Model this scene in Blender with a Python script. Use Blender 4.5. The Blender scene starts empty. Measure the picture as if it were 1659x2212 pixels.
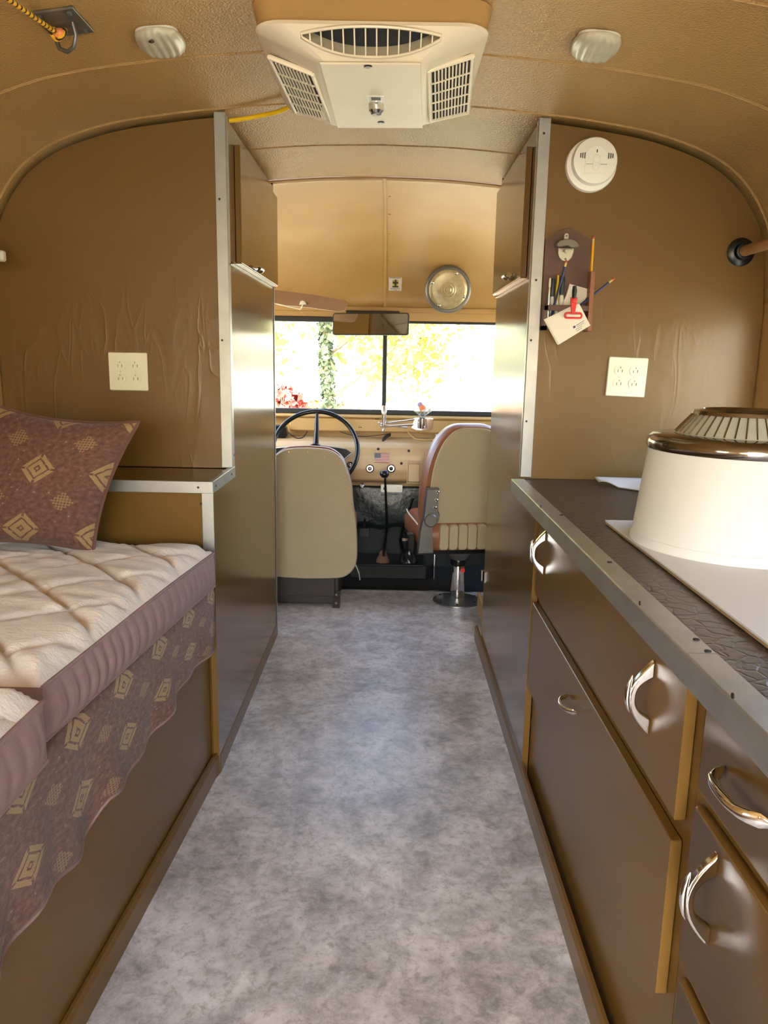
import bpy, math, random
from mathutils import Vector, Matrix
random.seed(7)
S = bpy.context.scene
COL = S.collection
PI = math.pi

# ---------------------------------------------------------------- camera
FPX, W, H = 1661.0, 1659.0, 2212.0
VPX, VPY, TILT, EYE = 844.0, 774.0, -0.0185, 1.25
_d = Vector((VPX - W/2, VPY - H/2, FPX)); AF = _d.normalized()
_n = Vector((TILT, 1.0, 0.0)); _n.z = -(_n.x*_d.x + _n.y*_d.y)/_d.z
AU = -_n.normalized(); AR = AF.cross(AU)
if AR.x < 0: AR = -AR
cam = bpy.data.cameras.new('camera'); camo = bpy.data.objects.new('camera', cam); COL.objects.link(camo)
cam.sensor_fit = 'VERTICAL'; cam.sensor_height = 36.0; cam.lens = FPX/H*36.0
cam.clip_start = 0.02; cam.clip_end = 400
m3 = Matrix(((AR.x, -AR.y, -AR.z), (AF.x, -AF.y, -AF.z), (AU.x, -AU.y, -AU.z)))
camo.matrix_world = Matrix.Translation((0, 0, EYE)) @ m3.to_4x4()
S.camera = camo
def at(px, py, x=None, y=None, z=None):          # photo pixel -> point on a plane of the bus
    v = Vector((px - W/2, py - H/2, FPX)); r = Vector((v.dot(AR), v.dot(AF), v.dot(AU)))
    t = x/r.x if x is not None else (y/r.y if y is not None else (z - EYE)/r.z)
    return Vector((0, 0, EYE)) + r*t

# ---------------------------------------------------------------- world, sun, exposure
S.view_settings.view_transform = 'Standard'; S.view_settings.look = 'None'
S.view_settings.gamma = 1.0; S.view_settings.use_curve_mapping = False
S.view_settings.exposure = 2.9
wd = bpy.data.worlds.new('sky'); S.world = wd; wd.use_nodes = True
wn = wd.node_tree; wn.nodes.clear()
sky = wn.nodes.new('ShaderNodeTexSky'); sky.sky_type = 'NISHITA'; sky.sun_disc = False
sky.sun_elevation = math.radians(48); sky.sun_rotation = math.radians(200); sky.air_density = 1.2; sky.dust_density = 3.0
hs = wn.nodes.new('ShaderNodeHueSaturation'); hs.inputs['Saturation'].default_value = 1.0
bg = wn.nodes.new('ShaderNodeBackground'); bg.inputs['Strength'].default_value = 0.42
wo = wn.nodes.new('ShaderNodeOutputWorld')
wn.links.new(sky.outputs[0], hs.inputs['Color']); wn.links.new(hs.outputs[0], bg.inputs['Color']); wn.links.new(bg.outputs[0], wo.inputs['Surface'])
sl = bpy.data.lights.new('sun_offscreen', 'SUN'); sl.energy = 5.5; sl.angle = math.radians(0.6); sl.color = (1.0, 0.95, 0.88)
so = bpy.data.objects.new('sun_offscreen', sl); COL.objects.link(so)
so.rotation_euler = Vector((0.03, 1.0, -1.45)).to_track_quat('-Z', 'Y').to_euler()
so.location = (-3, -15, 20)
def portal(name, loc, normal, sx, sy):       # zero-energy sampling guide for a real opening
    l = bpy.data.lights.new(name, 'AREA'); l.shape = 'RECTANGLE'; l.size = sx; l.size_y = sy; l.energy = 0
    l.cycles.is_portal = True
    o = bpy.data.objects.new(name, l); COL.objects.link(o); o.location = loc
    o.rotation_euler = Vector(normal).to_track_quat('-Z', 'Y').to_euler()

# ---------------------------------------------------------------- materials
def lin(c):
    return tuple(((v/255.0)/12.92 if v/255.0 <= 0.04045 else ((v/255.0+0.055)/1.055)**2.4) for v in c) + (1.0,)
class NT:
    def __init__(s, name):
        s.m = bpy.data.materials.new(name); s.m.use_nodes = True; s.t = s.m.node_tree
        s.b = s.t.nodes['Principled BSDF']; s.out = s.t.nodes['Material Output']
    def n(s, typ, **kw):
        x = s.t.nodes.new('ShaderNode'+typ)
        for k, v in kw.items(): setattr(x, k, v)
        return x
    def l(s, a, b): s.t.links.new(a, b)
    def coord(s, kind='Object', scale=(1, 1, 1), rot=(0, 0, 0)):
        c = s.n('TexCoord'); mp = s.n('Mapping'); s.l(c.outputs[kind], mp.inputs['Vector'])
        mp.inputs['Scale'].default_value = scale; mp.inputs['Rotation'].default_value = rot
        return mp.outputs[0]
    def noise(s, co, scale, detail=4, rough=0.55, dist=0.0):
        x = s.n('TexNoise'); s.l(co, x.inputs['Vector']); x.inputs['Scale'].default_value = scale
        x.inputs['Detail'].default_value = detail; x.inputs['Roughness'].default_value = rough; x.inputs['Distortion'].default_value = dist
        return x.outputs['Fac']
    def math(s, op, a, b=None, c=None):
        x = s.n('Math', operation=op)
        for i, v in enumerate((a, b, c)):
            if v is None: continue
            if isinstance(v, (int, float)): x.inputs[i].default_value = v
            else: s.l(v, x.inputs[i])
        return x.outputs[0]
    def ramp(s, fac, stops):
        x = s.n('ValToRGB'); s.l(fac, x.inputs[0]); e = x.color_ramp.elements
        while len(e) < len(stops): e.new(0.5)
        for i, (p, c) in enumerate(stops): e[i].position = p; e[i].color = c if len(c) == 4 else tuple(c)+(1,)
        return x.outputs[0]
    def mix(s, fac, a, b):
        x = s.n('Mix', data_type='RGBA')
        for i, v in ((0, fac), (6, a), (7, b)):
            if isinstance(v, (int, float, tuple)): x.inputs[i].default_value = v
            else: s.l(v, x.inputs[i])
        return x.outputs[2]
    def bump(s, h, strength, dist=0.002):
        x = s.n('Bump'); x.inputs['Strength'].default_value = strength; x.inputs['Distance'].default_value = dist
        s.l(h, x.inputs['Height']); s.l(x.outputs[0], s.b.inputs['Normal'])
    def set(s, color=None, rough=None, metal=None, **kw):
        if color is not None:
            if isinstance(color, tuple): s.b.inputs['Base Color'].default_value = color
            else: s.l(color, s.b.inputs['Base Color'])
        if rough is not None:
            if isinstance(rough, (int, float)): s.b.inputs['Roughness'].default_value = rough
            else: s.l(rough, s.b.inputs['Roughness'])
        if metal is not None: s.b.inputs['Metallic'].default_value = metal
        for k, v in kw.items(): s.b.inputs[k.replace('_', ' ')].default_value = v
        return s
M = {}
def plain(key, rgb, rough=0.5, metal=0.0, vary=0.12, nscale=6.0, bump=None, **kw):
    t = NT(key); c = lin(rgb); co = t.coord()
    f = t.noise(co, nscale, 5)
    d = tuple(v*(1-vary) for v in c[:3])+(1,); e = tuple(min(1, v*(1+vary)) for v in c[:3])+(1,)
    t.set(t.ramp(f, [(0.3, d), (0.7, e)]), rough, metal, **kw)
    if bump:
        t.bump(t.noise(co, bump[0], 3), bump[1], bump[2] if len(bump) > 2 else 0.002)
    M[key] = t.m; return t.m

# brown gloss paint, brushed vertically, slightly wrinkled
t = NT('brown_paint'); co = t.coord(scale=(1, 1, 0.18)); co2 = t.coord(scale=(1, 1, 0.5))
f = t.noise(co, 30, 4); f2 = t.noise(co2, 5.5, 3, 0.5, 0.6)
t.set(t.ramp(t.noise(t.coord(), 2.2, 4), [(0.3, lin((105, 77, 34))), (0.7, lin((114, 85, 40)))]), 0.18, 0.0)
t.b.inputs['Specular IOR Level'].default_value = 0.5
h = t.math('ADD', t.math('MULTIPLY', f, 0.30), t.math('MULTIPLY', f2, 0.35)); t.bump(h, 0.26, 0.002); M['brown'] = t.m
t = NT('brown_cabinet'); f = t.noise(t.coord(scale=(1, 1, 0.3)), 14, 4)
t.set(t.ramp(t.noise(t.coord(), 2.2, 4), [(0.3, lin((105, 77, 34))), (0.7, lin((114, 85, 40)))]), 0.30, 0.0); t.b.inputs['Specular IOR Level'].default_value = 0.3; t.bump(f, 0.12, 0.002); M['brown_cab'] = t.m
# wrinkled brown wallpaper-like panel (fronts of the closets)
t = NT('brown_panel'); co = t.coord(scale=(1, 1, 0.28)); f = t.noise(co, 13, 2, 0.4, 1.2)
h = t.math('POWER', t.math('SUBTRACT', 1.0, t.math('ABSOLUTE', t.math('MULTIPLY', t.math('SUBTRACT', f, 0.5), 5.0))), 3.0)
msk = t.noise(t.coord(), 2.6, 2); h = t.math('MULTIPLY', h, t.ramp(msk, [(0.45, (0, 0, 0, 1)), (0.6, (1, 1, 1, 1))]))
t.set(t.ramp(t.noise(t.coord(), 2.0, 4), [(0.3, lin((105, 77, 34))), (0.7, lin((114, 85, 40)))]), 0.33, 0.0)
sz_ = t.n('SeparateXYZ'); t.l(t.coord(), sz_.inputs[0])
zm = t.n('MapRange'); zm.inputs['From Min'].default_value = 1.55; zm.inputs['From Max'].default_value = 1.30; t.l(sz_.outputs['Z'], zm.inputs['Value'])
t.bump(t.math('MULTIPLY', h, zm.outputs[0]), 0.30, 0.003); M['brown_panel'] = t.m
# hammered tan ceiling
t = NT('ceiling_tan'); co = t.coord(); f = t.noise(co, 190, 2, 0.5)
t.set(t.ramp(t.noise(co, 1.6, 3), [(0.3, lin((176, 140, 84))), (0.7, lin((184, 149, 93)))]), 0.24, 0.0)
t.b.inputs['Specular IOR Level'].default_value = 0.5
t.bump(f, 0.85, 0.0045); M['ceiling'] = t.m
plain('cab_tan', (180, 145, 89), 0.42, vary=0.05, bump=(60, 0.06))
plain('wall_tan', (180, 145, 89), 0.45, vary=0.05, bump=(60, 0.08))
plain('dash_tan', (186, 160, 120), 0.36, vary=0.06, bump=(90, 0.06))
plain('alu_edge', (168, 168, 165), 0.36, 0.74, vary=0.10, nscale=14, bump=(45, 0.05))
plain('alu', (168, 168, 165), 0.36, 0.74, vary=0.10, nscale=14, bump=(45, 0.05))
plain('chrome', (232, 232, 230), 0.09, 1.0, vary=0.02)
plain('bronze_chrome', (150, 143, 137), 0.12, 1.0, vary=0.06)
plain('steel_grey', (120, 120, 118), 0.38, 0.75, vary=0.08)
plain('galvanised', (120, 118, 108), 0.42, 0.7, vary=0.2, nscale=30)
plain('ivory', (228, 217, 190), 0.42, vary=0.03, bump=(300, 0.04))
plain('ivory_plate', (232, 230, 205), 0.35, vary=0.02)
plain('white_plastic', (238, 236, 226), 0.38, vary=0.02)
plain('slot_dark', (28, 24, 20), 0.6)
plain('vent_shade_black', (30, 27, 26), 0.95, vary=0.3, nscale=90, bump=(300, 0.6))  # near-black colour painted for the shade behind the vent slats
plain('black_rubber', (26, 27, 28), 0.55, vary=0.25, bump=(40, 0.2))
plain('black_gloss', (18, 19, 20), 0.28, vary=0.2)
plain('mat_black', (24, 30, 32), 0.7, vary=0.35, nscale=25, bump=(80, 0.4))
plain('firewall_pad', (28, 36, 36), 0.33, vary=0.35, nscale=9, bump=(14, 0.7, 0.01))
plain('dark_box', (52, 46, 44), 0.6, vary=0.2)
plain('ply_edge', (205, 178, 128), 0.5, vary=0.15, nscale=60)
plain('khaki', (172, 158, 128), 0.55, vary=0.04, bump=(220, 0.15))
plain('khaki_piping', (190, 176, 146), 0.5, vary=0.04)
plain('leather', (138, 86, 56), 0.36, vary=0.10, nscale=18, bump=(160, 0.15))
plain('cream_stitch', (222, 208, 184), 0.6)
plain('visor_brown', (148, 116, 88), 0.6, vary=0.06, bump=(160, 0.12))
plain('board_white', (206, 205, 206), 0.42, vary=0.02)
plain('board_edge', (150, 122, 88), 0.8, vary=0.2, nscale=60)
plain('foil_white', (226, 227, 228), 0.35, vary=0.03)
plain('wood_dark', (92, 64, 50), 0.55, vary=0.18, nscale=20, bump=(40, 0.15))
plain('wood_red', (140, 92, 66), 0.5, vary=0.12, nscale=30)
plain('rod_wood', (168, 128, 88), 0.42, vary=0.12, nscale=25)
plain('pencil_yellow', (236, 172, 30), 0.4, vary=0.04)
plain('pencil_blue', (36, 52, 98), 0.4, vary=0.08)
plain('eraser', (205, 92, 82), 0.7)
plain('ferrule', (216, 190, 120), 0.3, 0.7)
plain('red_plastic', (222, 52, 48), 0.4, vary=0.04)
plain('marker_dark', (34, 46, 50), 0.45)
plain('marker_white', (206, 206, 196), 0.45)
plain('marker_yellow', (206, 180, 44), 0.45)
plain('paper', (228, 222, 208), 0.75, vary=0.02)
plain('ink_blue', (58, 52, 120), 0.7)
plain('ink_grey', (120, 122, 128), 0.7)
plain('opener', (196, 190, 172), 0.38, 0.45, vary=0.05)
plain('opener_cap', (120, 112, 100), 0.45, 0.4, vary=0.08)
plain('cable_yellow', (240, 196, 22), 0.45, vary=0.04)
plain('orange', (226, 132, 84), 0.5); plain('lilac', (164, 138, 176), 0.5)
plain('decal_red', (170, 60, 62), 0.5); plain('decal_white', (225, 215, 205), 0.5); plain('decal_blue', (52, 58, 92), 0.5)
plain('sticker_dark', (84, 80, 46), 0.6); plain('sticker_yellow', (206, 190, 110), 0.6)
plain('boot_rust', (110, 78, 60), 0.7, vary=0.2, nscale=30)
plain('gauge_dark', (48, 46, 42), 0.3)
plain('mauve', (142, 114, 110), 0.85, vary=0.08, nscale=40, bump=(420, 0.3))
t = NT('quilt_cream'); co = t.coord(); f = t.noise(co, 9, 4); f2 = t.noise(co, 260, 3)
t.set(t.ramp(f, [(0.3, lin((206, 194, 182))), (0.7, lin((224, 213, 202)))]), 0.95); t.b.inputs['Sheen Weight'].default_value = 0.25
t.bump(t.math('ADD', t.math('MULTIPLY', f2, 0.5), t.math('MULTIPLY', t.noise(t.coord(scale=(1, 2.2, 1)), 28, 3, 0.5, 0.8), 1.5)), 0.55, 0.004); M['quilt'] = t.m
# worktop: dark embossed leather-look vinyl
t = NT('counter_vinyl'); co = t.coord(); v = t.n('TexVoronoi', feature='DISTANCE_TO_EDGE'); v.inputs['Scale'].default_value = 34
mpx = t.n('Vector' + 'Math', operation='ADD'); t.l(co, mpx.inputs[0])
nz = t.n('TexNoise'); nz.inputs['Scale'].default_value = 18; t.l(co, nz.inputs['Vector'])
sc = t.n('VectorMath', operation='SCALE'); sc.inputs['Scale'].default_value = 0.05; t.l(nz.outputs['Color'], sc.inputs[0]); t.l(sc.outputs[0], mpx.inputs[1])
t.l(mpx.outputs[0], v.inputs['Vector'])
t.set(t.ramp(t.noise(co, 12, 4), [(0.3, lin((52, 42, 36))), (0.7, lin((70, 57, 48)))]), 0.34)
t.bump(t.math('ADD', t.math('MINIMUM', v.outputs['Distance'], 0.12), t.math('MULTIPLY', t.noise(co, 70, 3), 0.1)), 0.28, 0.02); M['counter'] = t.m
# mottled grey sheet vinyl floor
t = NT('floor_vinyl'); co = t.coord(); a = t.math('ADD', t.math('MULTIPLY', t.noise(co, 2.6, 4, 0.6), 0.35), t.math('MULTIPLY', t.noise(co, 11, 10, 0.72, 0.4), 0.65)); b = t.noise(co, 36, 9, 0.8, 0.3); c = t.noise(co, 110, 5, 0.7)
base = t.ramp(a, [(0.30, lin((126, 122, 120))), (0.44, lin((172, 171, 171))), (0.54, lin((209, 208, 209))), (0.64, lin((235, 235, 236)))])
dk = t.ramp(b, [(0.38, (1, 1, 1, 1)), (0.50, (0, 0, 0, 1))]); colr = t.mix(t.math('MULTIPLY', dk, 0.5), base, lin((118, 111, 106)))
lt = t.ramp(t.math('ADD', t.math('MULTIPLY', b, 0.6), t.math('MULTIPLY', c, 0.4)), [(0.52, (0, 0, 0, 1)), (0.64, (1, 1, 1, 1))])
colr = t.mix(t.math('MULTIPLY', lt, 0.45), colr, lin((228, 227, 230)))
t.set(colr, 0.36); t.b.inputs['Specular IOR Level'].default_value = 0.5; t.bump(t.math('ADD', b, c), 0.10, 0.002); M['floor'] = t.m
# tapestry: burgundy chenille with tan diamonds (pattern follows the cloth through its UVs)
def tapestry(key, per, c0, c1, c2, c3, c4):
    t = NT(key); tc = t.n('TexCoord'); sp = t.n('SeparateXYZ'); t.l(tc.outputs['UV'], sp.inputs[0])
    def lattice(per, ou, ov):
        fu = t.math('ABSOLUTE', t.math('SUBTRACT', t.math('FRACT', t.math('ADD', t.math('DIVIDE', sp.outputs[0], per), ou)), 0.5))
        fv = t.math('ABSOLUTE', t.math('SUBTRACT', t.math('FRACT', t.math('ADD', t.math('DIVIDE', sp.outputs[1], per), ov)), 0.5))
        return fu, fv, t.math('ADD', fu, fv)
    uvn = t.n('TexNoise'); uvn.inputs['Scale'].default_value = 70; uvn.inputs['Detail'].default_value = 4; t.l(tc.outputs['UV'], uvn.inputs['Vector'])
    uv2 = t.n('TexNoise'); uv2.inputs['Scale'].default_value = 320; t.l(tc.outputs['UV'], uv2.inputs['Vector'])
    g = t.ramp(uvn.outputs['Fac'], [(0.3, lin(c0)), (0.55, lin(c1)), (0.75, lin(c2))])
    tan = t.mix(uv2.outputs['Fac'], lin(c3), lin(c4))
    fu, fv, d1 = lattice(per, 0.1, 0.2); jd = t.math('ADD', d1, t.math('MULTIPLY', t.math('SUBTRACT', uvn.outputs['Fac'], 0.5), 0.05))
    m1 = t.math('LESS_THAN', jd, 0.27)
    ring = t.math('MULTIPLY', t.math('LESS_THAN', jd, 0.185), t.math('GREATER_THAN', jd, 0.15))
    ring2 = t.math('MULTIPLY', t.math('LESS_THAN', jd, 0.06), t.math('GREATER_THAN', jd, 0.025))
    curl = t.math('MULTIPLY', t.math('LESS_THAN', t.math('MINIMUM', fu, fv), 0.018), t.math('GREATER_THAN', jd, 0.2))
    m1 = t.math('MULTIPLY', m1, t.math('SUBTRACT', 1.0, t.math('MINIMUM', 1.0, t.math('ADD', curl, t.math('ADD', ring, ring2)))))
    fu2, fv2, d2 = lattice(per, 0.6, 0.7)
    chk = t.math('GREATER_THAN', t.math('MULTIPLY', t.math('SINE', t.math('MULTIPLY', t.math('SUBTRACT', fu2, fv2), 70)), t.math('SINE', t.math('MULTIPLY', d2, 70))), -0.15)
    m2 = t.math('MULTIPLY', t.math('MULTIPLY', t.math('LESS_THAN', d2, 0.17), chk), 0.65)
    vf = t.n('TexVoronoi'); vf.inputs['Scale'].default_value = 55; t.l(tc.outputs['UV'], vf.inputs['Vector'])
    fl = t.math('MULTIPLY', t.math('LESS_THAN', vf.outputs['Distance'], 0.16), t.math('GREATER_THAN', uvn.outputs['Fac'], 0.55))
    colr = t.mix(m1, t.mix(m2, t.mix(t.math('MULTIPLY', fl, 0.55), g, lin((150, 150, 160))), tan), tan)
    t.set(colr, 0.95); t.b.inputs['Sheen Weight'].default_value = 0.15
    t.bump(t.math('ADD', t.math('MULTIPLY', uv2.outputs['Fac'], 0.6), t.math('MULTIPLY', m1, 0.6)), 0.5, 0.003); M[key] = t.m
tapestry('tapestry', 0.20, (82, 53, 45), (106, 73, 62), (126, 94, 75), (124, 97, 62), (172, 144, 104))
# rope, yellow with black flecks
t = NT('rope_yellow'); co = t.coord(scale=(1, 1, 1)); wv = t.n('TexWave', bands_direction='Y'); wv.inputs['Scale'].default_value = 18; wv.inputs['Distortion'].default_value = 2.0; t.l(co, wv.inputs['Vector'])
t.set(t.ramp(wv.outputs['Fac'], [(0.0, lin((30, 26, 16))), (0.16, lin((30, 26, 16))), (0.22, lin((238, 178, 24))), (1.0, lin((246, 190, 40)))]), 0.6)
t.bump(wv.outputs['Fac'], 0.4, 0.003); M['rope'] = t.m
# lamp shade fabric (a little light passes through), frosted glass, clear lens
t = NT('shade_fabric'); co = t.coord(scale=(1, 1, 1)); t.set(t.ramp(t.noise(co, 5, 3), [(0.3, lin((216, 216, 216))), (0.7, lin((224, 224, 224)))]), 0.8)
t.bump(t.noise(t.coord(scale=(1, 1, 0.15)), 160, 2), 0.15, 0.001); M['shade'] = t.m
plain('crown_glass', (168, 170, 162), 0.3, vary=0.08, nscale=30)
t = NT('lens_frosted'); t.set(t.ramp(t.noise(t.coord(), 20, 3), [(0.3, lin((206, 198, 172))), (0.7, lin((220, 214, 190)))]), 0.25); t.b.inputs['Transmission Weight'].default_value = 0.25; M['lens'] = t.m
t = NT('lens_clear'); t.set(t.ramp(t.noise(t.coord(), 40, 2), [(0.3, lin((176, 164, 126))), (0.7, lin((200, 190, 156)))]), 0.3, 0.3); t.bump(t.noise(t.coord(), 60, 2), 0.1, 0.001); M['lens_round'] = t.m
t = NT('mirror_glass'); t.set((0.62, 0.64, 0.66, 1), 0.02, 1.0); M['mirror'] = t.m
def glass(key, tint=(0.97, 0.98, 0.97, 1), refl=0.06):
    t = NT(key); tr = t.n('BsdfTransparent'); tr.inputs[0].default_value = tint; gl = t.n('BsdfGlossy'); gl.inputs['Roughness'].default_value = 0.02
    lw = t.n('LayerWeight'); lw.inputs[0].default_value = 0.2
    mx = t.n('MixShader'); t.l(t.math('MULTIPLY', lw.outputs['Fresnel'], refl*6), mx.inputs[0]); t.l(tr.outputs[0], mx.inputs[1]); t.l(gl.outputs[0], mx.inputs[2])
    t.l(mx.outputs[0], t.out.inputs['Surface']); M[key] = t.m
glass('glass')
plain('bark', (106, 92, 72), 0.9, vary=0.3, nscale=12, bump=(20, 0.8, 0.03))
def leafmat(key, a, b):
    t = NT(key); oi = t.noise(t.coord(), 3.0, 2); t.set(t.ramp(oi, [(0.3, lin(a)), (0.7, lin(b))]), 0.7); t.b.inputs['Transmission Weight'].default_value = 0.0; M[key] = t.m
leafmat('leaf_yellow', (150, 128, 44), (176, 150, 66)); leafmat('leaf_green', (92, 106, 48), (126, 136, 66)); leafmat('leaf_ivy', (58, 70, 46), (78, 90, 58)); leafmat('leaf_red', (158, 62, 54), (180, 92, 74)); leafmat('leaf_orange', (170, 112, 52), (190, 140, 76))
plain('grass_dry', (158, 152, 128), 0.9, vary=0.2, nscale=1.2)
plain('white_metal_paint', (226, 222, 208), 0.4, vary=0.03)

# ---------------------------------------------------------------- mesh builder
ORG = {}
def prof_point(px, n): return px
class MB:
    def __init__(s): s.v = []; s.f = []; s.mi = []; s.cur = 0; s.uv = None
    def add(s, vs, fs):
        k = len(s.v); s.v += [Vector(p) for p in vs]; s.f += [[k+i for i in f] for f in fs]; s.mi += [s.cur]*len(fs); return s
    def box(s, x0, x1, y0, y1, z0, z1, c=0.0):
        if c <= 0:
            v = [(x, y, z) for z in (z0, z1) for y in (y0, y1) for x in (x0, x1)]
            return s.add(v, [(0, 2, 3, 1), (4, 5, 7, 6), (0, 1, 5, 4), (2, 6, 7, 3), (0, 4, 6, 2), (1, 3, 7, 5)])
        X = (x0, x1); Y = (y0, y1); Z = (z0, z1); v = []; idx = {}
        for i in (0, 1):
            for j in (0, 1):
                for k in (0, 1):
                    sx = c if i == 0 else -c; sy = c if j == 0 else -c; sz = c if k == 0 else -c
                    for ax, p in (('x', (X[i], Y[j]+sy, Z[k]+sz)), ('y', (X[i]+sx, Y[j], Z[k]+sz)), ('z', (X[i]+sx, Y[j]+sy, Z[k]))):
                        idx[(i, j, k, ax)] = len(v); v.append(p)
        F = []
        for i in (0, 1): F.append([idx[(i, j, k, 'x')] for j, k in ((0, 0), (1, 0), (1, 1), (0, 1))])
        for j in (0, 1): F.append([idx[(i, j, k, 'y')] for i, k in ((0, 0), (1, 0), (1, 1), (0, 1))])
        for k in (0, 1): F.append([idx[(i, j, k, 'z')] for i, j in ((0, 0), (1, 0), (1, 1), (0, 1))])
        for a in (0, 1):
            for b in (0, 1):
                F.append([idx[(a, b, 0, 'x')], idx[(a, b, 1, 'x')], idx[(a, b, 1, 'y')], idx[(a, b, 0, 'y')]])
                F.append([idx[(a, 0, b, 'x')], idx[(a, 1, b, 'x')], idx[(a, 1, b, 'z')], idx[(a, 0, b, 'z')]])
                F.append([idx[(0, a, b, 'y')], idx[(1, a, b, 'y')], idx[(1, a, b, 'z')], idx[(0, a, b, 'z')]])
                for k in (0, 1): F.append([idx[(a, b, k, 'x')], idx[(a, b, k, 'y')], idx[(a, b, k, 'z')]])
        return s.add(v, F)
    def prism(s, pts, a, b, axis='z', bev=0.0):
        """outline (2D) extruded from a to b along axis; x: (y,z) y: (x,z) z: (x,y)"""
        def mk(p, h): return {'z': (p[0], p[1], h), 'y': (p[0], h, p[1]), 'x': (h, p[0], p[1])}[axis]
        n = len(pts)
        if bev:
            cx_ = sum(p[0] for p in pts)/n; cy_ = sum(p[1] for p in pts)/n; R = max(math.hypot(p[0]-cx_, p[1]-cy_) for p in pts)
            k = 1-bev/R; sm = [(cx_+(p[0]-cx_)*k, cy_+(p[1]-cy_)*k) for p in pts]
            sg = bev if b > a else -bev
            rings = [(sm, a), (pts, a+sg), (pts, b-sg), (sm, b)]
        else: rings = [(pts, a), (pts, b)]
        v = [mk(p, h) for r, h in rings for p in r]; F = []
        for q in range(len(rings)-1):
            for i in range(n):
                j = (i+1) % n; F.append((q*n+i, q*n+j, (q+1)*n+j, (q+1)*n+i))
        F.append(list(range(n))[::-1]); F.append([(len(rings)-1)*n+i for i in range(n)])
        return s.add(v, F)
    def tube(s, pts, r, n=8, caps=True, closed=False, flat=None):
        pts = [Vector(p) for p in pts]; N = len(pts); rs = r if isinstance(r, (list, tuple)) else [r]*N
        up = Vector((0, 0, 1)); rings = []; prev = None
        for i, p in enumerate(pts):
            if closed: d = pts[(i+1) % N]-pts[i-1]
            else: d = pts[min(i+1, N-1)]-pts[max(i-1, 0)]
            d.normalize()
            if prev is None:
                a = d.cross(up if abs(d.z) < 0.9 else Vector((1, 0, 0))).normalized()
            else:
                a = (prev-d*prev.dot(d)).normalized()
            prev = a; b = d.cross(a)
            ra = rs[i]; rb = flat[i] if flat else ra
            rings.append([p+a*ra*math.cos(2*PI*k/n)+b*rb*math.sin(2*PI*k/n) for k in range(n)])
        v = [q for rg in rings for q in rg]; F = []
        for i in range(N if closed else N-1):
            i2 = (i+1) % N
            for k in range(n): F.append((i*n+k, i*n+(k+1) % n, i2*n+(k+1) % n, i2*n+k))
        if caps and not closed: F.append(list(range(n))[::-1]); F.append([(N-1)*n+k for k in range(n)])
        return s.add(v, F)
    def lathe(s, prof, c=(0, 0, 0), axis='z', n=24, cap=True, sx=1, sy=1):
        """prof: (radius, height) list"""
        v = []; F = []; c = Vector(c)
        for r, h in prof:
            for k in range(n):
                a = 2*PI*k/n; p = (r*math.cos(a)*sx, r*math.sin(a)*sy, h)
                if axis == 'y': p = (p[0], h, p[1])
                elif axis == 'x': p = (h, p[0], p[1])
                v.append(c+Vector(p))
        for i in range(len(prof)-1):
            for k in range(n): F.append((i*n+k, i*n+(k+1) % n, (i+1)*n+(k+1) % n, (i+1)*n+k))
        if cap: F.append(list(range(n))[::-1]); F.append([(len(prof)-1)*n+k for k in range(n)])
        return s.add(v, F)
    def grid(s, fn, nu, nv, uvfn=None):
        k = len(s.v); 
        for j in range(nv+1):
            for i in range(nu+1): s.v.append(Vector(fn(i/nu, j/nv)))
        for j in range(nv):
            for i in range(nu):
                a = k+j*(nu+1)+i; s.f.append([a, a+1, a+nu+2, a+nu+1]); s.mi.append(s.cur)
        if uvfn:
            if s.uv is None: s.uv = {}
            for j in range(nv+1):
                for i in range(nu+1): s.uv[k+j*(nu+1)+i] = uvfn(i/nu, j/nv)
        return s
    def xf(s, mat, start=0):
        for i in range(start, len(s.v)): s.v[i] = mat @ s.v[i]
        return s
    def build(s, name, mats, parent=None, smooth=None, local=False, bevel=0.0, solid=0.0, label=None):
        if not isinstance(mats, (list, tuple)): mats = [mats]
        if parent is not None:
            off = Vector((0, 0, 0)) if local else ORG.get(parent.name, Vector((0, 0, 0)))
        else:
            xs = [p.x for p in s.v]; ys = [p.y for p in s.v]; zs = [p.z for p in s.v]
            off = Vector(((min(xs)+max(xs))/2, (min(ys)+max(ys))/2, min(zs)))
        me = bpy.data.meshes.new(name); me.from_pydata([tuple(p-off) for p in s.v], [], s.f)
        for m in mats: me.materials.append(M[m])
        for p, i in zip(me.polygons, s.mi): p.material_index = i
        if s.uv:
            ul = me.uv_layers.new(name='UVMap')
            for lp in me.loops: ul.data[lp.index].uv = s.uv.get(lp.vertex_index, (0, 0))
        import bmesh
        bm = bmesh.new(); bm.from_mesh(me); bmesh.ops.recalc_face_normals(bm, faces=bm.faces); bm.to_mesh(me); bm.free()
        if smooth is not None:
            for p in me.polygons: p.use_smooth = True
            me.set_sharp_from_angle(angle=math.radians(smooth))
        o = bpy.data.objects.new(name, me); COL.objects.link(o)
        if parent is not None: o.parent = parent; ORG[o.name] = off
        else: o.location = off; ORG[o.name] = off
        if bevel:
            b = o.modifiers.new('bevel', 'BEVEL'); b.width = bevel; b.segments = 2; b.limit_method = 'ANGLE'; b.angle_limit = math.radians(40)
        if solid:
            b = o.modifiers.new('thick', 'SOLIDIFY'); b.thickness = solid; b.offset = 0
        if label: o['label'] = label
        return o
def mb(): return MB()
def tag(o, label=None, cat=None, group=None, kind=None):
    if label: o['label'] = label
    if cat: o['category'] = cat
    if group: o['group'] = group
    if kind: o['kind'] = kind
    return o
def thing(name, label, cat, loc, rotz=0.0, group=None):
    o = bpy.data.objects.new(name, None); COL.objects.link(o); o.location = loc; o.rotation_euler = (0, 0, rotz)
    o.empty_display_size = 0.1; ORG[o.name] = Vector(loc); tag(o, label, cat, group); return o
def structure(o): o['kind'] = 'structure'; return o
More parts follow.
